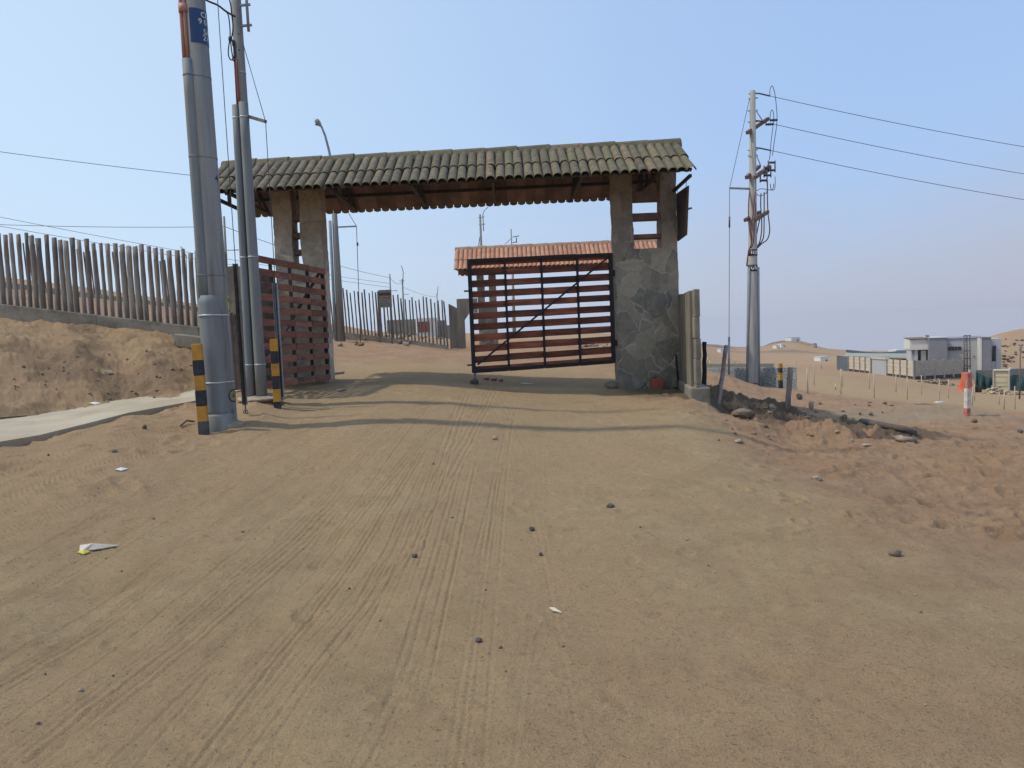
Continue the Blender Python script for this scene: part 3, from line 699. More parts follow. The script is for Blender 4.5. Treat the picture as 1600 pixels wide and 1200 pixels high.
def leaf(root, hinge, free, zt, zb, label, frame_side, mat_, foot=None, ph=.127, bays=4, seed=0, n=11):
    rg = random.Random(seed); h0 = Vector((hinge[0], hinge[1], 0)); d = Vector((free[0] - hinge[0], free[1] - hinge[1], 0)); W_ = d.length; d.normalize()
    nrm = Vector((d.y, -d.x, 0)) * frame_side
    def q(s, z, o=0.0): return h0 + d * s + nrm * o + Vector((0, 0, z + sag * s))
    sag = (free[2] - hinge[2]) / W_; za, zz = hinge[2], hinge[2] + (zt - zb)
    f = MB(); w = .05
    for s in [0.03] + [W_ * (i + 1) / bays for i in range(bays - 1)] + [W_ - .03]:
        k = .07 if s in (.03, W_ - .03) else .035
        f.beam(q(s, za - .02), q(s, zz + .02), k, .05, nrm)
    f.beam(q(0, zz, .004), q(W_, zz, .004), .05, .06, (0, 0, 1)); f.beam(q(0, za, .004), q(W_, za, .004), .05, .06, (0, 0, 1))
    fo = f.build('gate_leaf', 'dark_steel', root); fo['label'] = label
    b = MB(); b.beam(q(W_ - .1, za + .12, .035), q(.1, zz - .06, .035), .03, .05, nrm); b.build('brace', 'dark_steel', fo)
    p = MB(); pt = (zt - zb) / (n - 1) if n > 1 else 1; 
    for i in range(n):
        z = za + .02 + (zz - za - .04) * i / (n - 1)
        for k in range(bays):
            s0, s1 = W_ * k / bays + .012, W_ * (k + 1) / bays - .012
            hh = ph * rg.uniform(.93, 1.05); dz = rg.uniform(-.006, .006)
            p.beam(q(s0, z + dz, -.042 + rg.uniform(-.004, .004)), q(s1, z + dz + rg.uniform(-.006, .006), -.042), .026, hh, (0, 0, 1))
    p.build('planks', mat_, fo, .004)
    for z in (za + .35, zz - .35):
        hg = MB(); hg.tube([q(-.03, z - .06), q(-.03, z + .06)], .022, 8); hg.build('hinge', 'dark_steel', fo)
    for z in (za + .12, zz - .55):
        bl = MB(); bl.beam(q(W_ - .04, z, .02), q(W_ + .09, z, .02), .03, .03); bl.build('bolt', 'dark_steel', fo)
    if foot is not None:
        ft = MB(); c = q(W_ - .05, za); ft.tube([c, Vector((c.x, c.y, foot))], .022, 8); ft.build('drop_rod', 'rust_steel', fo)
    return fo
hz = P(966, 568, 14.7); hf = P(738, 581, 14.2)
leaf(gate, (hz.x - .05, 14.75, .90), (hf.x, 14.2, .84), 2.93, .90, 'nearly closed right gate leaf, black frame over red brown planks', -1, 'plank', foot=G(hf.x, 14.2) + .02, seed=2)
leaf(gate, (-3.50, 14.68, .80), (-4.03, 12.1, .83), 2.84, .80, 'left gate leaf swung open towards the viewer, faded planks', 1, 'plank_grey', ph=.112, seed=5)

# ------------------------------------------------------------------ second gateway behind
Y2 = 31.0
a_, b_ = P(711, 387, Y2), P(1045, 372, Y2)
g2b = G(P(768, 535, Y2).x, Y2)
gate2 = gateway('tiled_gateway', 'far gateway with a clean terracotta tile roof beyond the plank gate', a_.x, b_.x, Y2, 1.35, P(870, 427, Y2 + 1.3).z + .06, P(870, 380, Y2).z - .04, .004, .178, .088, .004,
    'terracotta', 'terra_ridge',
    [dict(x=[P(748, 500, Y2).x, P(758.5, 500, Y2).x, P(766, 500, Y2).x, P(777, 500, Y2).x], d=.5, zb=g2b, zs=P(770, 475, Y2).z, zt=P(770, 415, Y2).z, rungs=[(P(0, 468, Y2).z * 0 + P(762, 459, Y2).z, P(762, 454, Y2).z), (P(762, 443, Y2).z, P(762, 438, Y2).z)]),
     dict(x=[P(1000, 500, Y2).x, P(1011, 500, Y2).x, P(1029, 500, Y2).x, P(1040, 500, Y2).x], d=.5, zb=g2b - .2, zs=P(1020, 460, Y2).z, zt=P(1020, 402, Y2).z, rungs=[(P(1020, 440, Y2).z, P(1020, 436, Y2).z)])],
    2, [a_.x + .4, a_.x + 3, a_.x + 5.5, b_.x - .5], seed=9)

# ------------------------------------------------------------------ wing walls
def wing_r():
    a = Vector((3.38, 15.0, 0)); b = Vector((3.20, 13.15, 0)); root = thing('wing_wall', 'short weathered concrete wall beside the right pillar, running towards the camera', 'wall', (3.26, 14.1, .2))
    ft = MB(); ft.beam(Vector((3.36, 14.95, .26)), Vector((3.19, 13.0, .22)), .34, .5); ft.build('footing', 'old_concrete', root, .03)
    w = MB(); zt0, zt1 = P(1066, 461, 15).z, P(1092, 454, 13.15).z
    d = (b - a).normalized(); n = Vector((d.y, -d.x, 0)); nb = 9
    for i in range(nb):
        s0 = a + (b - a) * (i / nb); s1 = a + (b - a) * ((i + 1) / nb - .004); t0 = zt0 + (zt1 - zt0) * (i / nb) + random.uniform(-.02, .02)
        o = n * random.uniform(-.008, .008)
        w.prism([s0 + o + Vector((0, 0, .3)), s1 + o + Vector((0, 0, .3)), s1 + o + Vector((0, 0, t0)), s0 + o + Vector((0, 0, t0))], n, .12)
    w.build('panel', 'wall_concrete', root, .01)
    p = MB(); zz = .1
    c = Vector((3.168, 13.07, 0)); hts = [.12, .52, .95, 1.30, 1.66, P(1094, 453, 13).z + .02]
    for z0, z1 in zip(hts[:-1], hts[1:]): p.box((c.x + random.uniform(-.006, .006), c.y, (z0 + z1) / 2), (.10, .12, z1 - z0 - .001), Matrix.Rotation(.09, 3, 'Z'))
    p.build('end_post', 'old_concrete', root, .015)
wing_r()
def wing_l():
    q0 = P(363, 600, 13.3); q1 = P(394, 600, 13.3); zt = P(378, 417, 13.3).z
    root = thing('wing_wall', 'rough brown wall end left of the open gate leaf, behind the poles', 'wall', ((q0.x + q1.x) / 2, 13.4, .75))
    w = MB(); w.bx(q0.x, q1.x, 13.3, 15.0, .3, zt); o = w.build('wall_body', 'old_concrete', root)
    bm = bmesh.new(); bm.from_mesh(o.data); bmesh.ops.subdivide_edges(bm, edges=bm.edges[:], cuts=8, use_grid_fill=True)
    for v in bm.verts: v.co += Vector((mnoise.noise(v.co * 4), mnoise.noise(v.co * 4 + Vector((7, 0, 0))), mnoise.noise(v.co * 5 + Vector((0, 7, 0))))) * .03
    bm.to_mesh(o.data); bm.free()
    b = MB()
    for k in range(4):
        x = q0.x + .03 + (q1.x - q0.x - .06) * (k + .5) / 4
        b.beam((x, 13.25, .7), (x + random.uniform(-.02, .02), 13.25, zt - random.uniform(.75, .95)), .065, .04, (0, 1, 0))
    b.build('boarding', 'log', root, .006)
    # low return wall to the pillar, seen through the gaps of the leaf
    r = MB(); r.bx(q1.x + .06, L_x[0] - .02, 14.8, 15.1, .4, 2.6); r.build('return_wall', 'flag_pale_bounce', root)
wing_l()
def wing_2():
    D = 29.8; root = thing('wing_wall', 'grey concrete wall with a chamfered doorway beside the far gateway', 'wall', (P(718, 540, D).x, D, G(P(718, 540, D).x, D)))
    a, m, b, e = (P(x, 500, D).x for x in (702, 715, 726, 747))
    zb = P(718, 548, D).z - .3; zl0, zl1, zt = P(702, 475, D).z, P(715, 482, D).z, P(722, 467, D).z
    w = MB()
    k = 8
    for i in range(k):
        xa = a + (m - a) * i / k; xb = a + (m - a) * (i + 1) / k - .004; z = zl0 + (zl1 - zl0) * i / k
        w.bx(xa, xb, D - .08 + random.uniform(-.01, .01), D + .1, zb, z)
    w.build('panel', 'wall_concrete', root)
    zc, zo = P(726, 500, D).z, P(735, 489, D).z
    dd = MB(); pl = [Vector((m, D - .11, zb)), Vector((b, D - .11, zb)), Vector((b, D - .11, zc)), Vector((P(734, 500, D).x, D - .11, zo)), Vector((e, D - .11, zo)), Vector((e, D - .11, zt)), Vector((m, D - .11, zt))]
    dd.prism(pl, (0, 1, 0), .24); dd.build('doorway', 'wall_concrete', root)
wing_2()

# ------------------------------------------------------------------ palisade fences
def post_mb(h, r, rg, lean):
    mb = MB(); n = 7; k = 9; vs = []; ph = rg.uniform(0, 6)
    for i in range(n + 1):
        t = i / n; cx = lean[0] * t * h + .0035 * math.sin(ph + t * 5); cy = lean[1] * t * h; rr = r * (1 - .12 * t) * (1 + .07 * math.sin(ph * 3 + t * 17))
        for j in range(k):
            a = 2 * math.pi * j / k; q = rr * (1 + .09 * math.sin(3 * a + ph) + .06 * math.sin(5 * a + t * 4 + ph))
            vs.append((cx + q * math.cos(a), cy + q * math.sin(a), t * h + (rg.uniform(-.012, .012) if i == n else 0)))
    fs = [(i * k + j, i * k + (j + 1) % k, (i + 1) * k + (j + 1) % k, (i + 1) * k + j) for i in range(n) for j in range(k)]
    mb.add(vs, fs, 0, True); mb.f.append([n * k + j for j in range(k)]); mb.m.append(0); mb.s.append(False)
    return mb
def fence_near():
    rg = random.Random(4)
    pts = [(-70, 467, 17.4), (0, 475, 17), (150, 492, 16.7), (310, 511, 16.3), (366, 518, 16.1)]
    root = thing('palisade_fence', 'weathered log palisade on a concrete base along the top of the left bank', 'fence', P(180, 500, 16.6))
    top = [P(*p) for p in pts]; w = MB()
    for (a, b), hd in zip(zip(top[:-1], top[1:]), (.6, .6, .6, .6)):
        n = Vector((b.y - a.y, a.x - b.x, 0)).normalized()
        w.prism([a - Vector((0, 0, .75)), b - Vector((0, 0, .75)), b, a], -n if n.y < 0 else n, .22)
    w.build('base_wall', 'old_concrete', root, .012)
    # old sleeper block at the end of the wall
    q0, q1 = P(276, 526, 15.9), P(318, 531, 15.7); s = MB(); s.beam(q0 + Vector((0, 0, -.07)), q1 + Vector((0, 0, -.07)), .2, .26); s.build('loose_block', 'old_concrete', root, .02)
    protos = [post_mb(1.62, .051, rg, (rg.uniform(-.003, .005), 0)).build('post', ('post_wood', 'post_wood_pale', 'post_wood', 'post_wood_dark')[k % 4]) for k in range(8)]
    px = -66.0; first = set()
    while px < 364:
        k = rg.randrange(8); i = 0
        while i < len(pts) - 2 and px > pts[i + 1][0]: i += 1
        t = (px - pts[i][0]) / (pts[i + 1][0] - pts[i][0]); py = pts[i][1] + t * (pts[i + 1][1] - pts[i][1]); D = pts[i][2] + t * (pts[i + 1][2] - pts[i][2])
        o = protos[k] if k not in first else protos[k].copy()
        if k in first: COL.objects.link(o)
        first.add(k)
        o.parent = root; q = P(px, py, D + .1) - root.location
        o.location = q - Vector((0, 0, .03)); o.scale = (rg.uniform(.75, 1.25), 1, rg.uniform(.965, 1.03)); o.rotation_euler = (rg.uniform(-.02, .02), rg.uniform(-.008, .007), rg.uniform(-.2, .2))
        px += rg.uniform(9.4, 11.6)
    for k in range(8):
        if k not in first: bpy.data.objects.remove(protos[k])
fence_near()
def fence_far():
    rg = random.Random(8)
    pts = [(-40, 436, 30.2), (0, 440, 30.0), (150, 459, 29.6), (310, 480, 29.5), (400, 500, 29.5), (518, 517, 29.5), (605, 527, 29.1), (700, 540, 28.7)]
    root = thing('palisade_fence', 'thin dark pole palisade on a low kerb across the yard behind the gateway', 'fence', P(610, 530, 29))
    w = MB(); top = [P(*p) for p in pts]
    for a, b in zip(top[:-1], top[1:]): w.prism([a - Vector((0, 0, .55)), b - Vector((0, 0, .55)), b, a], (0, 1, 0), .2)
    w.build('base_wall', 'old_concrete', root)
    protos = [post_mb(1.72, .032, rg, (rg.uniform(-.03, .01), 0)).build('post', 'post_wood_far') for _ in range(7)]
    px = -22.0; first = set(); cnt = 0
    while px < 701 and cnt < 99:
        k = rg.randrange(7); i = 0
        while i < len(pts) - 2 and px > pts[i + 1][0]: i += 1
        t = (px - pts[i][0]) / (pts[i + 1][0] - pts[i][0]); py = pts[i][1] + t * (pts[i + 1][1] - pts[i][1]); D = pts[i][2] + t * (pts[i + 1][2] - pts[i][2])
        o = protos[k] if k not in first else protos[k].copy()
        if k in first: COL.objects.link(o)
        first.add(k)
        o.parent = root; o.location = P(px, py, D + .09) - root.location - Vector((0, 0, .05)); o.scale = (rg.uniform(.8, 1.15), 1, rg.uniform(.92, 1.04)); o.rotation_euler = (0, rg.uniform(-.03, .006), rg.uniform(0, .2)); cnt += 1
        px += rg.uniform(4.9, 6.1) if px > 505 else (rg.uniform(8, 10.5) if px < 372 else rg.uniform(13, 17))
    for k in range(7):
        if k not in first: bpy.data.objects.remove(protos[k])
fence_far()
def smooth_(p, k=5):
    out = []
    for i in range(len(p) - 1):
        a, b, c, d = p[max(i - 1, 0)], p[i], p[i + 1], p[min(i + 2, len(p) - 1)]
        for j in range(k):
            t = j / k; out.append(.5 * ((2 * b) + (c - a) * t + (2 * a - 5 * b + 4 * c - d) * t * t + (3 * b - a - 3 * c + d) * t ** 3))
    return out + [p[-1]]
# ------------------------------------------------------------------ bollards
def bollard(root_xy, hgt, w, bands, label, lean=(0, 0), rot=0.0, bot='bgrey', cols=('yellow', 'bblack'), name='bollard', cat='bollard', group=None, cap=True):
    x, y = root_xy; z = G(x, y)
    root = thing(name, label, cat, (0, 0, 0), group)
    zs = [0] + bands + [hgt]
    for i, (a, b) in enumerate(zip(zs[:-1], zs[1:])):
        mb = MB(); mb.bx(-w / 2, w / 2, -w / 2, w / 2, a - (.15 if i == 0 else 0), b - (0 if i == len(zs) - 2 else .0015))
        k = (len(zs) - 2 - i) % 2
        mb.build('stripe', bot if i == 0 and bot else cols[k], root, .006)
    root.location = (x, y, z); root.rotation_euler = (lean[0], lean[1], rot)
    return root
q = P(319, 677, 9.4); bollard((q.x, q.y), 1.12, .115, [.17, .36, .55, .735, .92], 'yellow and black striped post standing left of the thick concrete pole', rot=R(12), lean=(0, -.015))
q = P(434, 638, 11); bollard((q.x, q.y), .985, .098, [.085, .27, .455, .635, .81], 'yellow and black striped post in front of the open gate leaf', rot=R(8), bot='bblack')
q = at(1219, 29.5); bollard((q.x, q.y), .98, .13, [.33, .62, .80], 'orange and black banded post before the low painted wall', rot=R(10), bot=None, cols=('yellow', 'bblack'))
q = hit(1511, 649); sc = q.y / 1200
bollard((q.x, q.y), 67 * sc, 6.8 * sc, [11 * sc, 43 * sc], 'leaning red and white painted marker post at the edge of the right track', rot=R(15), lean=(0, .02), bot='redpaint', cols=('redpaint', 'whitepaint'), name='marker_post', cat='post')

def label_text(txt, size):
    cu = bpy.data.curves.new('t', 'FONT'); cu.body = txt; cu.size = size; cu.align_x = 'LEFT'; cu.offset = .0008
    o = bpy.data.objects.new('t', cu); COL.objects.link(o); dg = bpy.context.evaluated_depsgraph_get(); dg.update()
    me = bpy.data.meshes.new_from_object(o.evaluated_get(dg)); bm = bmesh.new(); bm.from_mesh(me)
    bmesh.ops.triangulate(bm, faces=bm.faces[:]); bmesh.ops.subdivide_edges(bm, edges=[e for e in bm.edges if e.calc_length() > .02], cuts=2)
    bmesh.ops.triangulate(bm, faces=bm.faces[:])
    vs = [v.co.copy() for v in bm.verts]; bm.verts.index_update(); fs = [[v.index for v in f.verts] for f in bm.faces]
    bm.free(); bpy.data.objects.remove(o); bpy.data.curves.remove(cu); bpy.data.meshes.remove(me)
    return vs, fs

def band(mb, base, top, z, r_fn, w=.018, mi=0, extra=.004):
    c = base + (top - base) * ((z - base.z) / (top.z - base.z)); r = r_fn(z) + extra
    mb.tube([c - Vector((0, 0, w / 2)), c + Vector((0, 0, w / 2))], r, 20, mi)

def guy(px, name_label, A, B, C, guard_top, guard_mat, gw=.05, bracket=None):
    """A top fixing, B strut tip, C ground"""
    root = thing('guy_wire', name_label, 'guy wire', C)
    w = MB(); w.tube([A, B, C + Vector((0, 0, -.03))], .0055, 6); w.build('wire', 'wire', root)
    g = MB(); t = (guard_top - C.z) / (B.z - C.z); gt = C + (B - C) * t; gb = C + (B - C) * .03
    d = (gt - gb).normalized()
    g.beam(gb + Vector((-gw * .45, -.01, 0)), gt + Vector((-gw * .45, -.01, 0)), .006, gw * .7, (0, 1, 0)); g.beam(gb + Vector((gw * .45, -.01, 0)), gt + Vector((gw * .45, -.01, 0)), .006, gw * .7, (0, 1, 0))
    g.beam(gb + Vector((0, .012, 0)), gt + Vector((0, .012, 0)), gw * .95, .006, (0, 1, 0))
    g.build('guard_channel', guard_mat, root)
    a = MB(); a.tube([gb + Vector((0, 0, .05)), C + Vector((0, 0, -.05))], .011, 6); a.tube([C + Vector((0, 0, .02)) + Vector((.03 * math.cos(t_), 0, .03 * math.sin(t_))) for t_ in np.linspace(0, 6.28, 10)], .007, 5); a.build('anchor_rod', 'rust_steel', root)
    return root

# ------------------------------------------------------------------ thick concrete pole
def pole_thick():
    base = P(350, 661, 9.8); base.z -= .02; LEAN = -.0078; top = base + Vector((LEAN * 11.6, 0, 11.6)); r0, r1 = .166, .112
    def rf(z): return r0 + (r1 - r0) * (z - base.z) / 11.6
    root = thing('utility_pole', 'thick concrete pole with grey conduit and blue number plate beside the sidewalk', 'utility pole', base)
    m = MB(); m.tube([base - Vector((0, 0, .3)), base + Vector((0, 0, .01)), top], [r0, r0, r1], 28); m.build('shaft', 'concrete', root)
    toc = Vector((-base.x, -base.y, 0)).normalized(); right = Vector((-toc.y, toc.x, 0)); 
    def dirn(a): return toc * math.cos(a) + right * math.sin(a)   # a=0 faces camera, + to the right of the picture
    zpx = lambda py: P(330, py, 9.8 - .1).z
    def on(z, a, off=0.0): return Vector((base.x + LEAN * (z - base.z), base.y, z)) + dirn(a) * (rf(z) + off)
    # upper copper coloured cables
    m = MB()
    for a, rr in ((-1.12, .026), (-.78, .02)):
        zs = np.linspace(zpx(92), zpx(-340), 12); m.tube([on(z, a + .02 * math.sin(i), rr * .8) for i, z in enumerate(zs)], rr, 10)
    m.build('cable_pair', 'copper', root)
    m = MB(); z = zpx(13); m.tube([on(z - .05, -.95, .0), on(z + .05, -.95, .0)], .062, 14); m.build('cable_clamp', 'copper', root)
    m = MB(); zs = np.linspace(zpx(470), zpx(93), 8); m.tube([on(z, -.85, .012) for z in zs], .062, 18); m.build('conduit', 'pvc', root)
    m = MB(); za, zb = base.z + .12, zpx(462); zs = [za, za + .08, zb - .1, zb]
    m.tube([on(z, -.62, -.045) for z in zs], [.143, .143, .135, .122], 26); m.build('conduit_sleeve', 'pvc', root)
    m = MB(); m.tube([on(base.z - .2, -.62, -.05), on(base.z + .13, -.62, -.05), on(base.z + .155, -.62, -.05)], [.185, .18, .155], 26)
    m.build('collar', 'concrete', root, .006)
    m = MB(); c = Vector((base.x, base.y, 0)); m.tube([Vector((base.x, base.y, base.z - .2)), Vector((base.x, base.y, base.z + .02)), Vector((base.x, base.y, base.z + .045))], [.25, .24, .18], 24); m.build('footing', 'rock_pale', root)
    for py in (118, 245, 430, 493, 598):
        z = zpx(py); w_ = .009; m = MB(); m.tube([on(z - w_, 0, -rf(z)), on(z + w_, 0, -rf(z))], rf(z) + .003, 28)
        rr, off, a_ = (.0655, .012, -.85) if py < 470 else (.147, -.045, -.62)
        m.tube([on(z - w_, a_, off), on(z + w_, a_, off)], rr if py < 470 else rr - .0005, 24); m.build('strap', 'band' if py > 470 else 'concrete', root)
    # blue plate wrapped round the shaft
    z0, z1 = zpx(67), zpx(12.5); m = MB(); k = 14; vs = []
    for i in range(k + 1):
        a = -.42 + (2.3) * i / k
        for z in (z0, z1): vs.append(on(z, a, .0035))
    for i in range(k + 1):
        a = -.42 + (2.3) * i / k
        for z in (z0, z1): vs.append(on(z, a, .001))
    n2 = 2 * (k + 1)
    m.add(vs, [(2 * i, 2 * i + 2, 2 * i + 3, 2 * i + 1) for i in range(k)] + [(n2 + 2 * i, n2 + 2 * i + 1, n2 + 2 * i + 3, n2 + 2 * i + 2) for i in range(k)] + [(0, 1, n2 + 1, n2), (2 * k, n2 + 2 * k, n2 + 2 * k + 1, 2 * k + 1)] + [(2 * i + 1, 2 * i + 3, n2 + 2 * i + 3, n2 + 2 * i + 1) for i in range(k)], 0, False)
    pl = m.build('number_plate', 'blue', root)
    t = MB()
    for txt, py, a0 in (('CE', 25, .50), ('9 0', 36.5, .27), ('SA', 51.5, .66), ('211', 61.5, .56)):
        vs, fs = label_text(txt, .092); zb_ = zpx(py)
        t.add([on(zb_ + v.y + .012 * v.x, a0 + v.x / rf(zb_), .0062) for v in vs], fs)
    t.build('lettering', 'white', pl)
    t = MB(); vs, fs = label_text('4', .13); zb_ = zpx(283); t.add([on(zb_ + v.y, .72 + v.x / rf(zb_), .0022) for v in vs], fs); t.build('painted_digit', 'bblack', root)
    t = MB(); vs, fs = label_text('81', .075); zb_ = zpx(647); t.add([on(zb_ + v.y, .62 + v.x / rf(zb_), .0022) for v in vs], fs); t.build('painted_number', 'bgrey', root)
    # round emblem
    t = MB(); zc = zpx(620); ac = .98; R_ = .085
    ring = [(R_ * math.cos(u), R_ * math.sin(u)) for u in np.linspace(0, 2 * math.pi, 25)[:-1]]
    inner = [(.78 * a, .78 * b) for a, b in ring]
    f = lambda uv, off: on(zc + uv[1], ac + uv[0] / rf(zc), off)
    t.add([f(u, .0025) for u in ring] + [f(u, .0025) for u in inner] + [f((0, 0), .0025)], [(i, (i + 1) % 24, 24 + (i + 1) % 24, 24 + i) for i in range(24)], 0)
    t.add([f(u, .0025) for u in inner] + [f((0, 0), .0025)], [(i, (i + 1) % 24, 24) for i in range(24)], 1)
    t.add([f(u, .0045) for u in ((-.03, -.02), (.035, -.02), (.01, .0), (.02, .04), (-.015, .005))], [(0, 1, 2), (0, 2, 4), (2, 3, 4)], 0)
    t.build('emblem', ['bblack', 'emblem'], root)
    # yellow warning sticker on the right edge
    t = MB(); k = 6; 
    def patch(z0, z1, a0, a1, off, mi):
        vs = []
        for i in range(k + 1):
            a = a0 + (a1 - a0) * i / k; vs += [on(z0, a, off), on(z1, a, off)]
        t.add(vs, [(2 * i, 2 * i + 2, 2 * i + 3, 2 * i + 1) for i in range(k)], mi)
    patch(zpx(490), zpx(463), 1.12, 1.9, .003, 0); patch(zpx(471.5), zpx(466), 1.25, 1.8, .005, 1); patch(zpx(488), zpx(483), 1.25, 1.8, .005, 1)
    t.build('warning_sticker', ['yellow_sticker', 'bblack'], root)
    # guy wire with strut, dropping right of the pole
    C = hit(384, 646); B = P(352, 180, C.y); A = P(318, -330, 9.9)
    guy(384, 'guy wire with a dark channel guard right of the thick concrete pole', A, B, C, P(368, 412, C.y).z, 'rust_steel', .062)
    return root
pole_thick()

def pole_thin():
    base = P(407, 621, 11.5); base.z -= .01; top = base + Vector((0, 0, 8.2)); r0, r1 = .105, .055
    def rf(z): return r0 + (r1 - r0) * (z - base.z) / 8.2
    root = thing('utility_pole', 'slender concrete pole with two grey conduits in front of the open gate leaf', 'utility pole', base)
    m = MB(); m.tube([base - Vector((0, 0, .3)), top], [r0, r1], 22); m.build('shaft', 'concrete', root)
    toc = Vector((-base.x, -base.y, 0)).normalized(); right = Vector((-toc.y, toc.x, 0))
    def on(z, a, off=0.0): return Vector((base.x, base.y, z)) + (toc * math.cos(a) + right * math.sin(a)) * (rf(z) + off)
    zpx = lambda py: P(390, py, 11.4).z
    for a, rr, py in ((-1.05, .052, 163), (.12, .066, 160)):
        m = MB(); zs = np.linspace(base.z - .02, zpx(py), 9); m.tube([on(z, a, rr * .55 + .02 * (1 - (z - base.z) / 5)) for z in zs], [rr * (1.18 - .22 * (z - base.z) / 5) for z in zs], 20); m.build('conduit', 'pvc', root)
    m = MB()
    for a, rr, t_ in ((-.9, .014, 60), (-.5, .018, 90)): m.tube([on(z, a, rr) for z in np.linspace(zpx(162), zpx(t_), 6)], rr, 8)
    m.build('cable', 'redcable', root)
    for py in (110, 183, 402, 570):
        z = zpx(py); m = MB(); m.tube([on(z - .008, 0, -rf(z)), on(z + .008, 0, -rf(z))], rf(z) + .005, 20)
        if py > 150:
            k_ = 1.18 - .22 * (z - base.z) / 5; f_ = .02 * (1 - (z - base.z) / 5)
            for a_, rr in ((-1.05, .052), (.12, .066)): m.tube([on(z - .008, a_, rr * .55 + f_), on(z + .008, a_, rr * .55 + f_)], rr * k_ + .004, 18)
        m.build('strap', 'band', root)
    m = MB(); m.blob((base.x + .02, base.y - .05, base.z + .0), (.36, .34, .055), 3, 3, .22, smooth=True); m.build('footing', 'rock_pale', root)
    # lamp arm pipe held on the right by two clamps
    m = MB(); y_ = base.y - .02; p0, p1 = P(388.5, 49, y_), P(382, -50, y_); m.tube([p0, p1], .021, 10); m.build('lamp_arm', 'steel', root)
    m = MB()
    for py in (8, 40):
        a, b = P(362 if py < 20 else 363.5, py + 2, y_), P(391 if py < 20 else 393.5, py - 1, y_); m.beam(a, b, .03, .028); 
    m.build('clamp', 'steel', root)
    for py in (51, 76):
        m = MB(); z = zpx(py); m.tube([on(z, .05, -.004), on(z, .05, .003)], .011, 8); m.build('bolt_hole', 'black', root)
    # strut for the guy
    m = MB(); a = Vector((base.x, base.y, zpx(176))); tip = P(415, 190, 11.15); m.beam(a, tip, .04, .045); m.build('strut', 'rust_steel', root)
    # bundled service cable
    m = MB(); y_ = base.y - .1
    m.tube(smooth_([P(x, y, y_ - .15 + .1 * (i / 5)) for i, (x, y) in enumerate(((300, -16), (322, 0), (340, 8), (352, 17), (360, 22), (368, 26)))]), .014, 8)
    m.tube(smooth_([P(x, y, y_) for x, y in ((350, 15), (356, 22), (358.5, 35), (359.5, 50), (359, 62), (357, 75), (357, 86), (360, 93), (364, 92), (362, 80), (360, 62))]), .009, 8)
    m.tube(smooth_([P(x, y, y_) for x, y in ((363, 24), (364, 45), (362, 60), (365, 72), (367, 85), (368, 92), (365, 95), (363.5, 91), (366, 88))]), .009, 8)
    m.tube(smooth_([P(x, y, y_) for x, y in ((355, -10), (360, 5), (362, 22), (364, 40), (363, 56))]), .01, 8)
    m.blob(P(359.5, 61, y_), (.024, .024, .045), 2, 3, .2, smooth=True); m.blob(P(364.5, 68, y_), (.02, .02, .055), 4, 3, .2, smooth=True)
    m.build('cable_bundle', 'black', root)
    C = hit(441, 611); C.y; A = Vector((base.x, base.y, zpx(62))) + Vector((.06, 0, 0)); B = P(415, 190, 11.15)
    C = P(440, 612, 11.15); C.z = G(C.x, C.y)
    guy(440, 'guy wire with a pale channel guard over the open gate leaf', A, B, C, P(430, 443, 11.15).z, 'steel', .07)
    return root
pole_thin()

# ------------------------------------------------------------------ street lamp behind the gateway
def street_lamp():
    D = 28.3; b = P(533, 524, D); b.z = G(b.x, b.y) - .1
    root = thing('street_lamp', 'tall concrete street lamp behind the tiled gateway roof', 'street lamp', b)
    t = Vector((b.x, b.y, P(517, 250, D).z)); m = MB(); m.tube([b, t], [.15, .075], 20); m.build('shaft', 'concrete', root)
    m = MB(); m.tube([b + Vector((-.2, -.03, 0)), Vector((b.x - .17, b.y - .05, P(522, 345, D).z))], .055, 10); m.build('conduit', 'pvc_dark', root)
    m = MB(); pts = [P(x, y, D) for x, y in ((520, 290), (517, 250), (514, 235), (508, 212), (502.5, 198), (501, 196.5))]; m.tube(pts, [.05, .05, .045, .04, .035, .035], 10); m.build('lamp_arm', 'steel', root)
    m = MB(); c0, c1 = P(503, 199, D), P(493, 186.5, D); d = (c1 - c0).normalized(); s = Vector((0, 1, 0)); u = d.cross(s)
    prof = [(0, .05), (.12, .09), (.25, .15), (.36, .15), (.45, .06)]
    vs = []; ln = (c1 - c0).length
    for q_, w in prof:
        for k in range(10):
            a = 2 * math.pi * k / 10; vs.append(c0 + d * (q_ / .45 * ln) + s * (w * math.cos(a)) + u * (w * .62 * math.sin(a)))
    m.add(vs, [(i * 10 + k, i * 10 + (k + 1) % 10, (i + 1) * 10 + (k + 1) % 10, (i + 1) * 10 + k) for i in range(4) for k in range(10)] + [tuple(range(10)), tuple(range(40, 50))], 0, True)
    hd = m.build('lamp_head', 'steel', root)
    m = MB(); m.blob(c0 + d * ln * .6 - Vector((0, 0, .07)), (.12, .1, .04), 1, 2, .1); m.build('diffuser', 'emblem', hd)
    m = MB(); a, e = P(527, 355, D - .1), P(557, 353.5, D - .1); m.beam(a, e, .05, .05); m.build('bracket', 'steel', root)
    C = P(563, 530, D); C.z = G(C.x, C.y)
    r2 = thing('guy_wire', 'guy wire hanging from the bracket of the street lamp', 'guy wire', C)
    m = MB(); m.tube([Vector((b.x + .1, D, P(540, 300, D).z)), e, C], .012, 6); m.build('wire', 'wire', r2)
    m = MB(); i0 = P(558.5, 379, D); i1 = P(558.7, 384, D); m.tube([i0, i1], .035, 8); m.build('insulator', 'fuse', r2)
street_lamp()

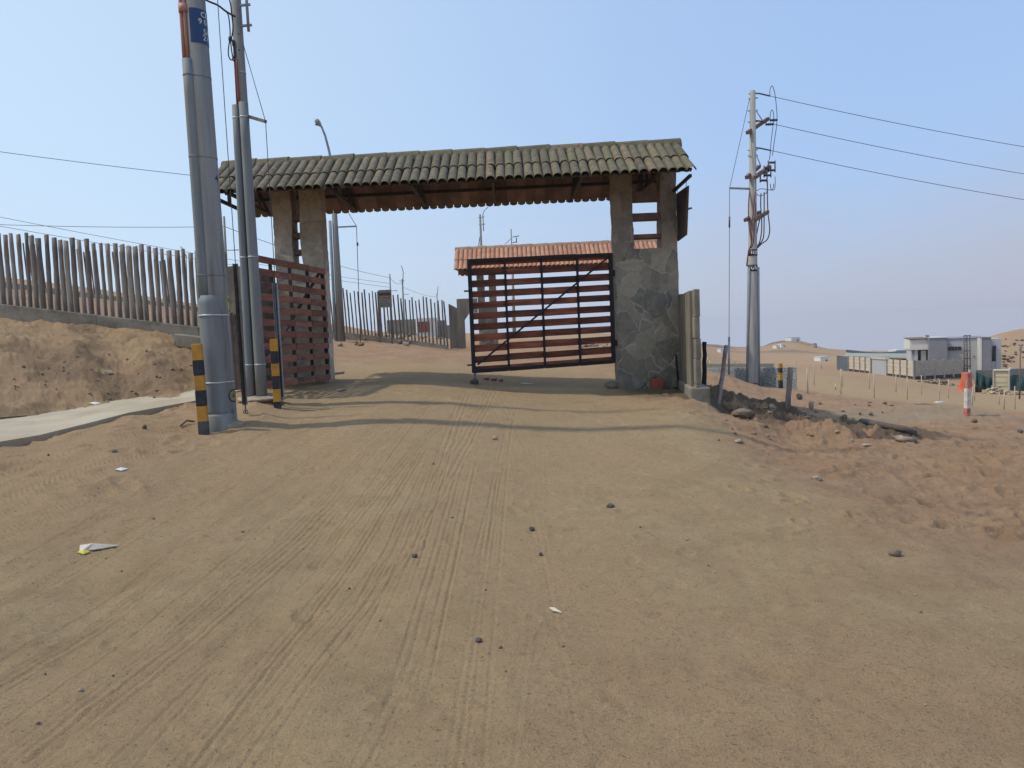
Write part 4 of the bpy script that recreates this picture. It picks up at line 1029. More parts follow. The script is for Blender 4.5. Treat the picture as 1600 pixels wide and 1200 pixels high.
# ------------------------------------------------------------------ far poles
def far_pole(px, pytop, pybot, D, wtop, wbot, label, extras, bury=.5, pxt=None):
    b = P(px, pybot, D); b.z = min(b.z, G(b.x, b.y)) - bury; t = P(pxt if pxt is not None else px - (pybot - pytop) * .04, pytop, D)
    root = thing('utility_pole', label, 'utility pole', b); s = D / 1200
    m = MB(); m.tube([b, t], [wbot * s / 2, wtop * s / 2], 12); m.build('shaft', 'concrete', root)
    for nm, pts, w, mt in extras:
        m = MB(); m.tube([P(x, y, D - .15) for x, y in pts], w * s / 2, 6); m.build(nm, mt, root)
    return root
far_pole(357, 338, 490, 36, 3, 5.5, 'narrow pole rising between the two near poles behind the wall', [('bracket', [(355, 391), (373, 390.5)], 1.6, 'steel')], pxt=350)
far_pole(613, 428, 532, 62, 1.8, 3, 'pole with a short bracket directly behind the notice board', [('bracket', [(611, 454.5), (621, 454)], 1.2, 'steel')], pxt=609)
far_pole(633, 436, 535, 72, 2.4, 3.2, 'pole with a side lamp arm right of the notice board', [('lamp_arm', [(629.5, 445), (630, 425), (628, 417), (626.5, 415)], 1.2, 'steel'), ('bracket', [(631, 460), (639, 459.5)], 1, 'steel'), ('crossbar', [(624, 439), (632, 438.5)], 1, 'steel')], pxt=628.5)
far_pole(686, 459, 535, 95, 1.4, 1.8, 'small distant pole left of the chamfered doorway', [('lamp_arm', [(683, 462), (684, 452), (684.5, 447)], 1, 'steel')], pxt=682.5)
far_pole(758, 335, 540, 58, 3, 5, 'pole with an angled lamp arm above the left of the terracotta roof', [('lamp_arm', [(755.5, 361), (754.5, 335), (756, 330), (762, 324)], 1.4, 'steel'), ('crossbar', [(747, 340), (757, 339)], 1.2, 'steel'), ('crossbar', [(748, 351), (758, 350)], 1.2, 'steel'), ('cable', [(750, 370), (749, 375), (748, 385)], 1.2, 'wire')], pxt=750)
far_pole(806, 358, 540, 66, 1.6, 3.4, 'pole with stub crossarms peeping over the terracotta roof', [('crossarm', [(801, 370.5), (811, 368.5)], 1.4, 'arm'), ('crossarm', [(801, 379), (808, 378)], 1.4, 'arm'), ('insulator', [(807, 379), (807, 371)], 1.4, 'fuse'), ('guy', [(798, 373), (789, 382)], .9, 'wire')], pxt=798.5)
far_pole(292, 398, 470, 60, 1.2, 2, 'distant lamp pole poking up at the end of the log palisade', [('lamp_arm', [(291, 402), (288, 393), (284, 386.5), (281, 385)], 1.3, 'steel')], pxt=291)
# two poles seen through the planks of the gate leaf
far_pole(803, 425, 540, 75, 3.6, 4.4, 'far pole visible through the gaps of the right gate leaf', [], pxt=801)

# ------------------------------------------------------------------ big power pole on the right
def pole_right():
    D = 31.0; b = P(1176, 601, D); b.z = G(b.x, b.y); t = P(1176, 142, D); ax = t - b
    root = thing('power_pole', 'tall power pole with brown crossarms and fuses right of the gateway', 'power pole', b)
    m = MB(); m.tube([b - ax * .03, b, t], [.24, .235, .105], 24); m.build('shaft', 'concrete_pale', root)
    def C(py): return b + ax * ((601 - py) / (601 - 142.))
    def rad(py): return .235 + (.105 - .235) * (601 - py) / 459.
    for dx, rr in ((-.23, .062), (.235, .055)):
        m = MB(); m.tube([C(605) + Vector((dx, -.05, 0)), C(414) + Vector((dx * .8, -.1, 0))], rr, 12); m.build('conduit', 'pvc_dark', root)
    for a, c in ((386, 396), (410, 420)):
        m = MB(); m.tube([C(c) + Vector((0, -.005, 0)), C(a) + Vector((0, -.005, 0))], rad((a + c) / 2) + .008, 22); pl = m.build('number_band', 'bblack', root)
        m = MB(); rr = rad((a + c) / 2) + .011; c0 = C((a + c) / 2 + 2.5)
        rg = random.Random(a)
        for k in range(5):
            an = -.75 + .36 * k - math.pi / 2 + .25; h = rg.uniform(.08, .15)
            p_ = c0 + Vector((rr * math.cos(an), rr * math.sin(an), rg.uniform(-.02, .02))); m.box(p_ + Vector((0, 0, h / 2)), (.035, .012, h), Matrix.Rotation(an + math.pi / 2, 3, 'Z'))
        m.build('digit', 'white', pl)
    def arm(x0, y0, x1, y1, dD0, dD1, w=.14, nm='crossarm'):
        m = MB(); m.beam(P(x0, y0, D + dD0), P(x1, y1, D + dD1), w, w); return m.build(nm, 'arm', root, .01)
    arm(1167.5, 207.5, 1200, 185.5, -.18, .75)
    arm(1166.5, 277.5, 1186, 260, -.32, 1.0); arm(1180, 277, 1202, 260, -.3, .9)
    arm(1164.5, 344, 1186, 331.5, -.32, 1.0); arm(1180, 343.5, 1199.5, 331, -.3, .9)
    m = MB()
    for (x0, y0), (x1, y1) in (((1181, 172), (1191, 188)), ((1181, 240), (1189, 260)), ((1170, 240), (1178, 262))): m.tube([P(x0, y0, D - .1), P(x1, y1, D + .15)], .022, 6)
    m.build('stay', 'band', root)
    m = MB()
    for py in (146, 153, 172, 189, 232, 241): m.tube([C(py) - Vector((.2 if py > 160 else .16, 0, 0)), C(py) + Vector((.2, 0, 0))], .025, 6)
    m.build('through_bolt', 'steel', root)
    # strain insulators at the line ends
    for pts in (((1181, 146), (1186, 146), (1203, 150)), ((1181, 188.5), (1190, 189.5), (1197, 192)), ((1181, 231), (1187, 231.5), (1204, 235))):
        m = MB(); m.tube([P(x, y, D + .05 * i) for i, (x, y) in enumerate(pts)], .03, 8); m.build('strain_insulator', 'fuse', root)
    for a, c in (((1203, 188), (1215, 187.5)), ((1196, 194.5), (1209, 194))):
        m = MB(); p0, p1 = P(*a, D + .4), P(*c, D + .4); m.tube([p0 + (p1 - p0) * k / 8 for k in range(9)], [.03, .06, .035, .06, .035, .06, .035, .06, .03], 8); m.build('pin_insulator', 'fuse', root)
    # three cut-out fuses
    for k, (x, y) in enumerate(((1188, 279), (1194, 271), (1200.5, 263))):
        m = MB(); dd = D + .2 + .2 * k
        m.tube([P(x, y - 12, dd), P(x, y + 6, dd)], .03, 6); m.tube([P(x, y - 9, dd), P(x + 10, y - 9, dd)], .045, 8); m.tube([P(x, y + 3, dd), P(x + 10, y + 3, dd)], .045, 8)
        m.tube([P(x + 10.5, y - 12, dd), P(x + 10.5, y + 6, dd)], .026, 6); m.build('cutout_fuse', 'fuse', root)
    # jumpers and down cables
    m = MB()
    for pts in (((1203, 150), (1203, 141), (1206, 134), (1210, 143), (1213, 165), (1214, 190), (1210, 220), (1207, 243)), ((1203, 190), (1204, 176), (1207, 172), (1209, 182), (1208, 196), (1205, 220), (1203, 245)), ((1204, 236), (1202, 250)), ((1209, 287), (1208, 294), (1206, 297), (1204, 293), (1204, 287)), ((1198, 282), (1198, 300), (1188, 306), (1182, 303)), ((1211, 276), (1211, 290), (1208, 297), (1190, 295), (1182, 298))):
        m.tube(smooth_([P(x, y, D + .35) for x, y in pts]), .014, 5)
    m.build('jumper', 'wire', root)
    m = MB()
    for pts in (((1189, 302), (1188.5, 320), (1189, 333), (1185, 352), (1181, 373)), ((1194, 300), (1194, 335), (1193.5, 365), (1191, 376), (1184, 385), (1180, 391)), ((1199, 282), (1199.5, 325), (1202, 350), (1202.5, 362), (1199, 374), (1190, 381), (1181, 390)), ((1190, 340), (1190, 360), (1187, 378), (1181, 388))):
        m.tube(smooth_([P(x, y, D + .15) for x, y in pts]), .024, 6)
    m.build('cable', 'rust_steel', root)
    m = MB()
    for pts in (((1171, 300), (1169.5, 322), (1170, 350), (1173, 370), (1174, 380), (1171, 390), (1168, 402), (1166.5, 416)), ((1180, 300), (1176, 340), (1173, 356), (1175, 372), (1173, 384), (1169, 395), (1167.5, 416)), ((1181, 315), (1179, 350), (1177, 378), (1173, 388))):
        m.tube(smooth_([P(x, y, D - .27) for x, y in pts]), .022, 6)
    m.build('red_cable', 'redcable', root)
    m = MB(); m.tube([P(1181, 597, D - .26), P(1181, 598.5, D - .26)], .10, 12); m.build('emblem', 'redpaint', root)
    tip = P(1140, 294, D - .3); m = MB(); m.beam(C(292), tip, .06, .07); m.build('bracket', 'steel', root)
    Cg = P(1139, 602, D - .5); Cg.z = G(Cg.x, Cg.y)
    r2 = thing('guy_wire', 'guy wire with a thin pale guard left of the tall power pole', 'guy wire', Cg)
    m = MB(); m.tube([C(153) - Vector((.12, 0, 0)), tip, Cg], .011, 6); m.build('wire', 'wire', r2)
    m = MB(); a = tip + (Cg - tip) * ((528 - 294) / (602 - 294.)); m.tube([a, Cg], .042, 8); m.build('guard', 'steel', r2)
    m = MB(); a = tip + (Cg - tip) * .145; e = tip + (Cg - tip) * .2; m.tube([a, e], .035, 8); m.build('insulator', 'fuse', r2)
    def line(p0, p1, label, sag=.25):
        pts = []
        for k in range(25):
            u = k / 24; q_ = p0 + (p1 - p0) * u; q_ = q_ - Vector((0, 0, sag * 4 * u * (1 - u))); pts.append(q_)
        m = MB(); m.tube(pts, .012, 5); tag(m.build('power_line', 'wire', origin=p0), label, 'power line', 'power lines leaving the tall pole')
    line(P(1203, 150, D + .1), P(2100, 292, D + 4), 'uppermost power line leaving the tall pole to the right', .45)
    line(P(1209, 194, D + .4), P(2100, 334, D + 4), 'middle power line leaving the tall pole to the right', .45)
    line(P(1204, 235, D + .1), P(2100, 372, D + 4), 'lowest power line leaving the tall pole to the right', .45)
pole_right()

def wires_left():
    def w(pts, label, r=.009):
        m = MB(); m.tube(pts, r, 5); tag(m.build('overhead_wire', 'wire', origin=pts[0]), label, 'overhead wire', 'wires crossing the left of the sky')
    def cat_(p0, p1, sag, n=24): return [p0 + (p1 - p0) * (k / n) - Vector((0, 0, sag * 4 * (k / n) * (1 - k / n))) for k in range(n + 1)]
    w(cat_(P(-900, 90, 22), P(519, 296, 28.3), .35), 'highest lone wire crossing the sky left of the thick pole', .010)
    w(cat_(P(-800, 285, 30), P(350.5, 354, 36), .55), 'nearly level wire running to the narrow pole above the log palisade', .012)
    w(cat_(P(351, 354, 36), P(609.5, 434, 62), .25), 'steep wire sagging from the narrow pole to the pole behind the board', .014)
    w(cat_(P(-800, 170, 26), P(610, 443, 62), .5), 'upper of the two slanting wires above the log palisade', .012)
    w(cat_(P(-800, 205, 26), P(610, 449, 62), .35), 'lower of the two slanting wires above the log palisade', .012)
    w(cat_(P(609.5, 434, 62), P(628.5, 441, 72), .3), 'upper short slack wire right of the notice board', .014)
    w(cat_(P(628.5, 448, 72), P(682, 464, 95), .2), 'lower faint wire between the far poles over the yard', .014)
wires_left()

# ------------------------------------------------------------------ things at the gate
def notice_board():
    D = 28.55; b = P(592, 532, D); root = thing('notice_board', 'faded notice board on two posts in the yard behind the gateway', 'sign', (P(602, 530, D).x, D, G(P(602, 530, D).x, D)))
    for x in (592.5, 611):
        m = MB(); z0 = P(x, 535, D).z - .1; m.bx(P(x - 1.2, 500, D).x, P(x + 1.2, 500, D).x, D, D + .05, z0, P(x, 455, D).z); m.build('post', 'post_wood_far', root)
    m = MB(); m.bx(P(592, 465, D).x, P(612, 465, D).x, D - .03, D - .004, P(600, 480.5, D).z, P(600, 453, D).z); pn = m.build('panel', 'board', root)
    m = MB(); m.bx(P(592.3, 465, D).x, P(611.7, 465, D).x, D - .036, D - .031, P(600, 462, D).z, P(600, 457.5, D).z); m.build('header_strip', 'board_dark', pn)
notice_board()
def sign_board():
    root = thing('sign_board', 'dark brown board hung edge-on from the outer side of the right pillar', 'sign', P(1068, 335, 14.6))
    m = MB(); a = [P(1056, 303, 15.2), P(1074, 290, 13.9), P(1071, 367, 13.9), P(1058, 377, 15.2)]; m.prism(a, (1, -.15, 0), .035); m.build('panel', 'board_dark', root, .006)
    m = MB(); m.tube([P(1072, 291, 14.0), P(1073, 277, 14.0)], .006, 5); m.tube([P(1058, 301, 15.1), P(1059, 288, 15.1)], .006, 5); m.build('hanger', 'wire', root)
    m = MB(); m.beam(P(1073, 327, 13.95), P(1081, 325, 13.9), .03, .03); m.build('peg', 'rust_steel', root)
sign_board()
def strut_light():
    # roof brace seen at the right end under the tiles
    m = MB(); m.beam(P(1052, 299, 14.82), P(1079, 274, 13.85), .05, .05); m.build('end_brace', 'rafter', gate)
strut_light()
def small_box():
    q = P(1026, 607, 14.66); z = G(q.x, 14.66); s = 14.66 / 1200
    root = thing('crate', 'small red brown box at the foot of the right pillar', 'box', (q.x, 14.66, z))
    m = MB(); m.bx(q.x - 9.3 * s, q.x + 9.3 * s, 14.56, 14.76, z - .02, z + 15.5 * s); m.build('body', 'brick', root, .006)
    m = MB(); m.bx(q.x - 7.5 * s, q.x + 7.5 * s, 14.575, 14.745, z + 15.5 * s, z + 16.2 * s); m.build('lid', 'brick', root)
    r2 = thing('stone', 'small dark lump lying on top of the red brown box', 'stone', (q.x - .04, 14.66, z + 16.2 * s))
    m = MB(); m.blob((q.x - .04, 14.66, z + 18.2 * s), (.045, .045, .035), 3, 2, .3); m.build('lump', 'rock_dark', r2)
small_box()
def spade():
    a, b = P(1056, 554, 14.72), P(1061, 607, 14.55); root = thing('iron_bar', 'dark iron bar leaning against the right pillar', 'iron bar', b)
    m = MB(); m.tube([b, a], .02, 8); m.build('shaft', 'dark_steel', root)
    m = MB(); m.beam(P(1043, 607.5, 14.55), P(1064, 605.5, 14.5), .05, .02); m.build('blade', 'dark_steel', root)
    r2 = thing('twig', 'forked black twig on the ground left of the red brown box', 'twig', P(1008, 606, 14.6))
    m = MB(); m.tube([P(1003, 605, 14.6), P(1008, 601, 14.62), P(1011, 605.5, 14.6)], .012, 5); m.tube([P(1008, 601, 14.62), P(1007, 597, 14.63)], .01, 5); m.build('stem', 'dark_steel', r2)
spade()

def rock(px, py, w, h, label, mt='rock', seed=None, group=None, name='stone', flat=1.0, rot=0.0, dp=None):
    q_ = hit(px, py)
    if q_ is None: return
    s = q_.y / 1200; sd = seed if seed is not None else int(px * 7 + py) % 97
    m = MB(); m.blob((0, 0, h * s * .38), (w * s / 2, (dp or w * .75) * s / 2, h * s * .62), sd, 2, .38, rot=rot)
    o = m.build(name, mt); o.location = q_; tag(o, label, 'stone' if name == 'stone' else name.replace('_', ' '), group); return o
rock(957, 607, 24, 11, 'flat grey block of stone at the left foot of the right pillar', 'rock', 3)
rock(742, 600, 14, 9, 'stone block under the drop rod of the right gate leaf', 'rock_dark', 8)
rock(773, 687, 9, 6, 'pale stone on the road beyond the pole shadow', 'rock_pale', 5)
rock(748, 1003, 12, 8, 'dark angular stone nearest the camera in the middle of the road', 'rock_dark', 11)
rock(782, 1013, 6, 4, 'tiny stone just right of the dark angular stone', 'rock_dark', 12)
rock(954, 793, 13, 7, 'dark stone right of the middle of the road', 'rock_dark', 13)
rock(831, 829, 9, 7, 'dark stone in the middle of the road, halfway to the gate', 'rock_dark', 14)
rock(845, 868, 8, 6, 'small dark stone nearer than the one halfway to the gate', 'rock_dark', 15)
rock(648, 871, 9, 7, 'rounded dark stone on the left tyre tracks', 'rock_dark', 16)
rock(126, 1080, 9, 6, 'grey stone on the tyre tracks at the lower left', 'rock_pale', 17)
rock(60, 1131, 7, 5, 'brown stone near the lower left corner', 'rock', 18)
rock(180, 708, 10, 6, 'dark stone on the sand below the sidewalk', 'rock_dark', 19)
rock(226, 670, 8, 7, 'dark stone close to the sidewalk edge', 'rock_dark', 20)
rock(1398, 868, 22, 11, 'crumbling brown clod in the loose sand on the right', 'rock', 21)
rock(1276, 751, 16, 8, 'pale clod in the trodden sand below the mound', 'rock_pale', 22)
rock(1160, 652, 34, 14, 'broad flat rock at the top of the ditch', 'rock', 23)
rock(1155, 692, 14, 6, 'pale flat stone just below the gate terrace', 'rock_pale', 24)
rock(1205, 640, 14, 9, 'pale angular stone in the ditch by the leaning post', 'rock_pale', 25)
rock(1249, 624, 9, 9, 'round dark stone behind the second leaning post', 'rock_dark', 26)
rock(1268, 640, 8, 14, 'upright pale shard at the right rim of the ditch', 'rock_pale', 27)
rock(1320, 654, 9, 7, 'brown stone beside the upper end of the fallen log', 'rock', 28)
rock(1522, 660, 9, 6, 'brown stone at the foot of the red and white post', 'rock', 29)
rock(1594, 676, 9, 5, 'grey stone on the pale track at the right edge', 'rock_dark', 30)
rock(1355, 696, 16, 3, 'flat tan slab half buried beside the mound', 'rock_pale', 31)
rng2 = random.Random(77)
for i in range(34):
    rock(rng2.uniform(1120, 1400), rng2.uniform(628, 690), rng2.uniform(3, 8), rng2.uniform(2, 5), 'loose lump of earth or stone scattered about the ditch and mound', rng2.choice(['rock', 'rock', 'rock', 'rock_pale']), i + 40, 'rubble about the ditch and mound')
for i in range(40):
    rock(rng2.uniform(15, 300), rng2.uniform(548, 625), rng2.uniform(2, 6), rng2.uniform(1.5, 3.5), 'loose clod of dry earth on the left bank', 'rock', i + 90, 'clods on the left bank')
for i in range(24):
    px, py = rng2.uniform(30, 1560), rng2.triangular(690, 1150, 720)
    rock(px, py, rng2.uniform(3, 6), rng2.uniform(2, 4), 'pebble lying loose on the sandy road', rng2.choice(['rock', 'rock_dark', 'rock_pale']), i + 140, 'pebbles on the road', name='pebble')
for i in range(16):
    rock(rng2.uniform(522, 640), rng2.uniform(524, 541), rng2.uniform(5, 11), rng2.uniform(4, 7), 'stone heaped along the kerb of the far palisade', rng2.choice(['rock', 'rock_pale']), i + 200, 'stones along the far palisade kerb')

def stick(name, label, cat, pts, r, mt, group=None):
    m = MB(); m.tube(pts, r, 7); tag(m.build(name, mt, origin=pts[0]), label, cat, group)
def gpt(px, py, up=.0): q_ = hit(px, py); return q_ + Vector((0, 0, up))
stick('log', 'long dark log fallen beside the sand mound', 'log', [gpt(1346, 662, .05), gpt(1375, 669, .06), gpt(1402, 675, .06), gpt(1431, 681, .05)], [.055, .06, .05, .042], 'log')
stick('branch', 'bleached branch piece lying below the fallen log', 'branch', [gpt(1401, 689, .03), gpt(1412, 692, .05), gpt(1431, 690, .03)], [.03, .045, .03], 'rock_pale')
stick('branch', 'crooked bleached stick crossing the branch below the fallen log', 'branch', [gpt(1396, 686, .03), gpt(1408, 689, .06), gpt(1414, 692, .02)], [.02, .03, .02], 'rock_pale')
stick('stick', 'thin white stick lying in the shadow of the gateway', 'stick', [gpt(814, 600, .012), gpt(833, 601, .012)], .014, 'white')
stick('timber', 'pale timber lying by the far end of the open gate leaf', 'timber', [gpt(520, 586, .03), gpt(537, 584, .03)], .03, 'rock_pale')
stick('timber', 'short pale timber offcut on the road in the gateway shadow', 'timber', [gpt(527, 612, .02), gpt(540, 610, .02)], .022, 'rock_pale')
stick('twig', 'thin dark twig lying on the sidewalk edge at the left', 'twig', [gpt(0, 655, .02), gpt(42, 652, .02)], .012, 'log')
stick('twig', 'dark twig on the sand left of the striped post', 'twig', [gpt(282, 668, .02), gpt(292, 663, .05), gpt(304, 662, .03)], .012, 'log')
for i, (x, y, t_) in enumerate(((760, 594, 0), (772, 595, 1), (783, 596, 2))):
    q_ = gpt(x, y, .02); m = MB(); m.box(q_, (.11, .06, .05), Matrix.Rotation(i * .7, 3, 'Z')); tag(m.build('brick_piece', 'brick', origin=q_), ('leftmost', 'middle', 'rightmost')[i] + ' broken red brick piece in the gateway shadow', 'brick')
def litter(name, label, cat, pts, mt, h=.03):
    ps = [gpt(x, y, .012) for x, y in pts]; c = sum(ps, Vector()) / len(ps) + Vector((0, 0, h)); m = MB()
    vs = ps + [c]; n = len(ps); vs += [v + Vector((0, 0, -.006)) for v in vs]
    m.add(vs, [(i, (i + 1) % n, n) for i in range(n)] + [((i + 1) % n + n + 1, i + n + 1, 2 * n + 1) for i in range(n)] + [(i, i + n + 1, (i + 1) % n + n + 1, (i + 1) % n) for i in range(n)])
    o = m.build(name, mt, origin=c); tag(o, label, cat); return o
litter('plastic_sheet', 'torn piece of pale plastic with a yellow corner on the road at left', 'litter', [(125, 854), (140, 852), (187, 854), (160, 859), (138, 862), (124, 866)], 'plastic', .03)
litter('plastic_scrap', 'yellow scrap under the torn piece of pale plastic', 'litter', [(121, 865), (130, 861), (141, 864), (131, 868)], 'yellow_sticker', .012)
litter('paper_scrap', 'pale bluish paper scrap on the sand right of the sidewalk', 'litter', [(180, 735), (190, 732), (200, 734), (190, 737)], 'white', .012)
litter('paper_scrap', 'white paper scrap on the left bank above the sidewalk', 'litter', [(140, 630), (150, 629), (158, 631), (148, 633)], 'white', .02)
litter('paper_scrap', 'pale flake of paper in the lower middle of the road', 'litter', [(858, 952), (866, 954), (878, 960), (864, 957)], 'plastic', .012)
litter('board_scrap', 'pale board scrap lying on the left bank', 'litter', [(158, 580), (174, 579), (178, 584), (160, 585)], 'rock_pale', .02)

def lean_post(b_px, t_px, D, r, label, mt='post_wood', dd=0):
    b = P(*b_px, D); b.z = G(b.x, b.y) - .1; t = P(*t_px, D + dd); m = MB(); rg = random.Random(int(b_px[0]))
    n = 8; pts = [b + (t - b) * (i / n) + Vector((rg.uniform(-.008, .008), 0, 0)) for i in range(n + 1)]
    m.tube(pts, [r * rg.uniform(.9, 1.08) * (1 - .1 * i / n) for i in range(n + 1)], 9); tag(m.build('wooden_post', mt, origin=b), label, 'post')
lean_post((1121, 626), (1135, 540), 13.6, .042, 'grey wooden post leaning right beside the wing wall', dd=.3)
q = hit(1230, 637); lean_post((1230, 637), (1235, 574), q.y, .055, 'grey wooden post standing in the ditch with rubble')
lean_post((1100, 612), (1101, 534), 14.6, .045, 'dark upright post at the outer end of the wing wall', 'dark_steel')
# ------------------------------------------------------------------ low painted wall and field on the right
def mural_wall():
    D0, D1 = 34, 30; root = thing('low_wall', 'low painted grey wall behind the tall power pole', 'wall', at(1210, 31))
    m = MB(); a, b = P(1098, 575, D0), P(1245, 574, D1); za = a.z; zb = b.z
    m.prism([Vector((a.x, a.y, za - 1.6)), Vector((b.x, b.y, P(1245, 611, D1).z - .3)), b, a], (0, 1, 0), .2); m.build('wall_body', 'mural', root, .02)
    D2, D3 = 40, 38; m = MB(); a, b = P(1098, 568.5, D2), P(1209, 568, D3); m.prism([a - Vector((0, 0, .9)), b - Vector((0, 0, .9)), b, a], (0, 1, 0), .2)
    r2 = thing('low_wall', 'dark earth-coloured wall just behind the low painted wall', 'wall', at(1150, 39)); m.build('wall_body', 'block', r2)
mural_wall()
def stakes(rows, grp, label):
    proto = None
    for px, yt, yb in rows:
        q = hit(px, yb)
        if q is None: continue
        s = q.y / 1200; h = (yb - yt) * s
        if proto is None:
            m = MB(); m.tube([(0, 0, -.2), (.0, 0, .5), (.004, 0, 1)], [.03, .03, .026], 7); o = m.build('stake', 'stake'); proto = o
        else:
            o = proto.copy(); COL.objects.link(o)
        o.location = q; o.scale = (1, 1, h); o.rotation_euler = (rng2.uniform(-.03, .03), rng2.uniform(-.025, .025), rng2.uniform(0, 3)); tag(o, label, 'stake', grp)
stakes([(1262, 575, 615), (1314, 576, 616), (1366, 583, 622), (1417.5, 589, 624.5), (1467.5, 593, 629), (1519, 604, 634), (1569, 610, 640), (1586, 603, 640)], 'stakes in the nearer row', 'pale wooden stake in the nearer row across the right field')
stakes([(1272, 569, 601), (1316.5, 577, 604), (1358, 578, 608), (1400, 584, 613), (1440, 586, 617), (1482, 592, 622), (1523, 600, 626), (1561, 612, 632)], 'stakes in the farther row', 'thinner wooden stake in the farther row across the right field')
stakes([(1305.5, 600, 609), (1209.5, 560, 570), (1244.5, 560, 569), (1212.5, 561, 570), (1148, 559, 569), (1106, 557, 571), (1109.5, 563, 572)], 'short far stakes', 'short lone stake far out on the sandy plain')
stakes([(1283.5, 568, 576.5), (1284.5, 568, 576)][:1], None, 'single dark red stake before the dark gate of the cream wall')
bpy.data.objects[[o.name for o in bpy.data.objects if o.get('label', '').startswith('single dark red')][0]].data = bpy.data.objects[[o.name for o in bpy.data.objects if o.get('label', '').startswith('single dark red')][0]].data.copy()
bpy.data.objects[[o.name for o in bpy.data.objects if o.get('label', '').startswith('single dark red')][0]].data.materials[0] = MT['redgate']
def base_plate():
    q = gpt(1467.5, 629.5, .02); s = q.y / 1200; m = MB(); m.box(q, (11 * s, .3, .06)); tag(m.build('plank', 'white', origin=q), 'white plank lying across the foot of a stake', 'plank')
base_plate()

def perimeter_wall():
    A, C = P(1307, 577.5, 105), P(1428, 592.5, 85); n_bay = 0
    root = thing('perimeter_wall', 'cream panel wall with dark posts, plinth and two gates before the grey house', 'wall', C)
    x = C.x; h = 2.05; ztA, ztC = P(1307, 555.5, 105).z, P(1428, 563.5, 85).z
    def yz(px):  # point on the wall plane x = const under column px
        lo, hi = 84.0, 108.0
        for _ in range(40):
            m_ = (lo + hi) / 2
            if P(px, 580, m_).x > x: hi = m_
            else: lo = m_
        t = (lo - C.y) / (A.y - C.y); zt = ztC + (ztA - ztC) * t; zb = C.z + (A.z - C.z) * t
        return lo, zt, zb
    cols = [1428, 1417.3, 1406.5, 1396, 1386, 1361, 1352, 1343.5, 1334.5, 1326, 1307.5]
    pan = MB(); po = MB(); pli = MB()
    for k in range(len(cols) - 1):
        (y0, t0, b0), (y1, t1, b1) = yz(cols[k]), yz(cols[k + 1])
        gatecol = 'gate_grey' if k == 4 else ('gate_blue' if k == 9 else None)
        if gatecol:
            g = MB(); g.prism([(x + .05, y0 - .1, b0), (x + .05, y1 + .1, b1), (x + .05, y1 + .1, t1 - (.0 if k == 9 else .1)), (x + .05, y0 - .1, t0 - .1)], (1, 0, 0), .1); g.build('gate', gatecol, root)
            if k == 4:
                g = MB(); g.prism([(x - .06, y0 - .3, t0 - .1), (x - .06, y1 + .3, t1 - .1), (x - .06, y1 + .3, t1 + .1), (x - .06, y0 - .3, t0 + .1)], (1, 0, 0), .25); g.build('lintel', 'cream', root)
        else:
            step = .55
            for r in range(4):
                za0, zb0 = b0 + .3 + (t0 - b0 - .3) * r / 4, b0 + .3 + (t0 - b0 - .3) * (r + 1) / 4 - .025
                za1, zb1 = b1 + .3 + (t1 - b1 - .3) * r / 4, b1 + .3 + (t1 - b1 - .3) * (r + 1) / 4 - .025
                pan.prism([(x + .02 * (r % 2), y0 + .1, za0), (x + .02 * (r % 2), y1 - .1, za1), (x + .02 * (r % 2), y1 - .1, zb1), (x + .02 * (r % 2), y0 + .1, zb0)], (1, 0, 0), .08)
            pli.prism([(x + .03, y0, b0 - .6), (x + .03, y1, b1 - .6), (x + .03, y1, b1 + .29), (x + .03, y0, b0 + .29)], (1, 0, 0), .1)
        pp = MB(); pp.bx(x - .06, x + .12, y0 - .11, y0 + .11, b0 - .5, t0 + .03); pp.build('post', 'block', root)
    pan.build('panel', 'cream', root); pli.build('plinth', 'plinth', root)
    # the grey return facing the camera
    E = P(1503, 587.5, 95); r2 = thing('perimeter_wall', 'grey panel wall with a dark plinth below the grey house', 'wall', (C + E) / 2)
    d = (E - C); ztE = P(1503, 561.5, 95).z; n = Vector((d.y, -d.x, 0)).normalized(); pan = MB(); pli = MB()
    for k in range(5):
        s0 = C + d * (k / 5); s1 = C + d * ((k + 1) / 5 - .006); za, zb = C.z + (E.z - C.z) * k / 5, C.z + (E.z - C.z) * (k + 1) / 5; ta, tb = ztC + .02 + (ztE - ztC) * k / 5, ztC + .02 + (ztE - ztC) * (k + 1) / 5
        for r in range(4):
            f0, f1 = r / 4, (r + 1) / 4 - .012
            pan.prism([Vector((s0.x, s0.y, za + .3 + (ta - za - .3) * f0)) + n * .02 * (r % 2), Vector((s1.x, s1.y, zb + .3 + (tb - zb - .3) * f0)) + n * .02 * (r % 2), Vector((s1.x, s1.y, zb + .3 + (tb - zb - .3) * f1)) + n * .02 * (r % 2), Vector((s0.x, s0.y, za + .3 + (ta - za - .3) * f1)) + n * .02 * (r % 2)], -n, .08)
        if k: 
            pp = MB(); pp.box((s0.x, s0.y, (za + ta) / 2), (.2, .2, ta - za + .1)); pp.build('post', 'grey_wall', r2)
        pli.prism([Vector((s0.x, s0.y, za - .6)), Vector((s1.x, s1.y, zb - .6)), Vector((s1.x, s1.y, zb + .29)), Vector((s0.x, s0.y, za + .29))], -n, .1)
    pan.build('panel', 'grey_wall', r2); pli.build('plinth', 'plinth', r2)
perimeter_wall()

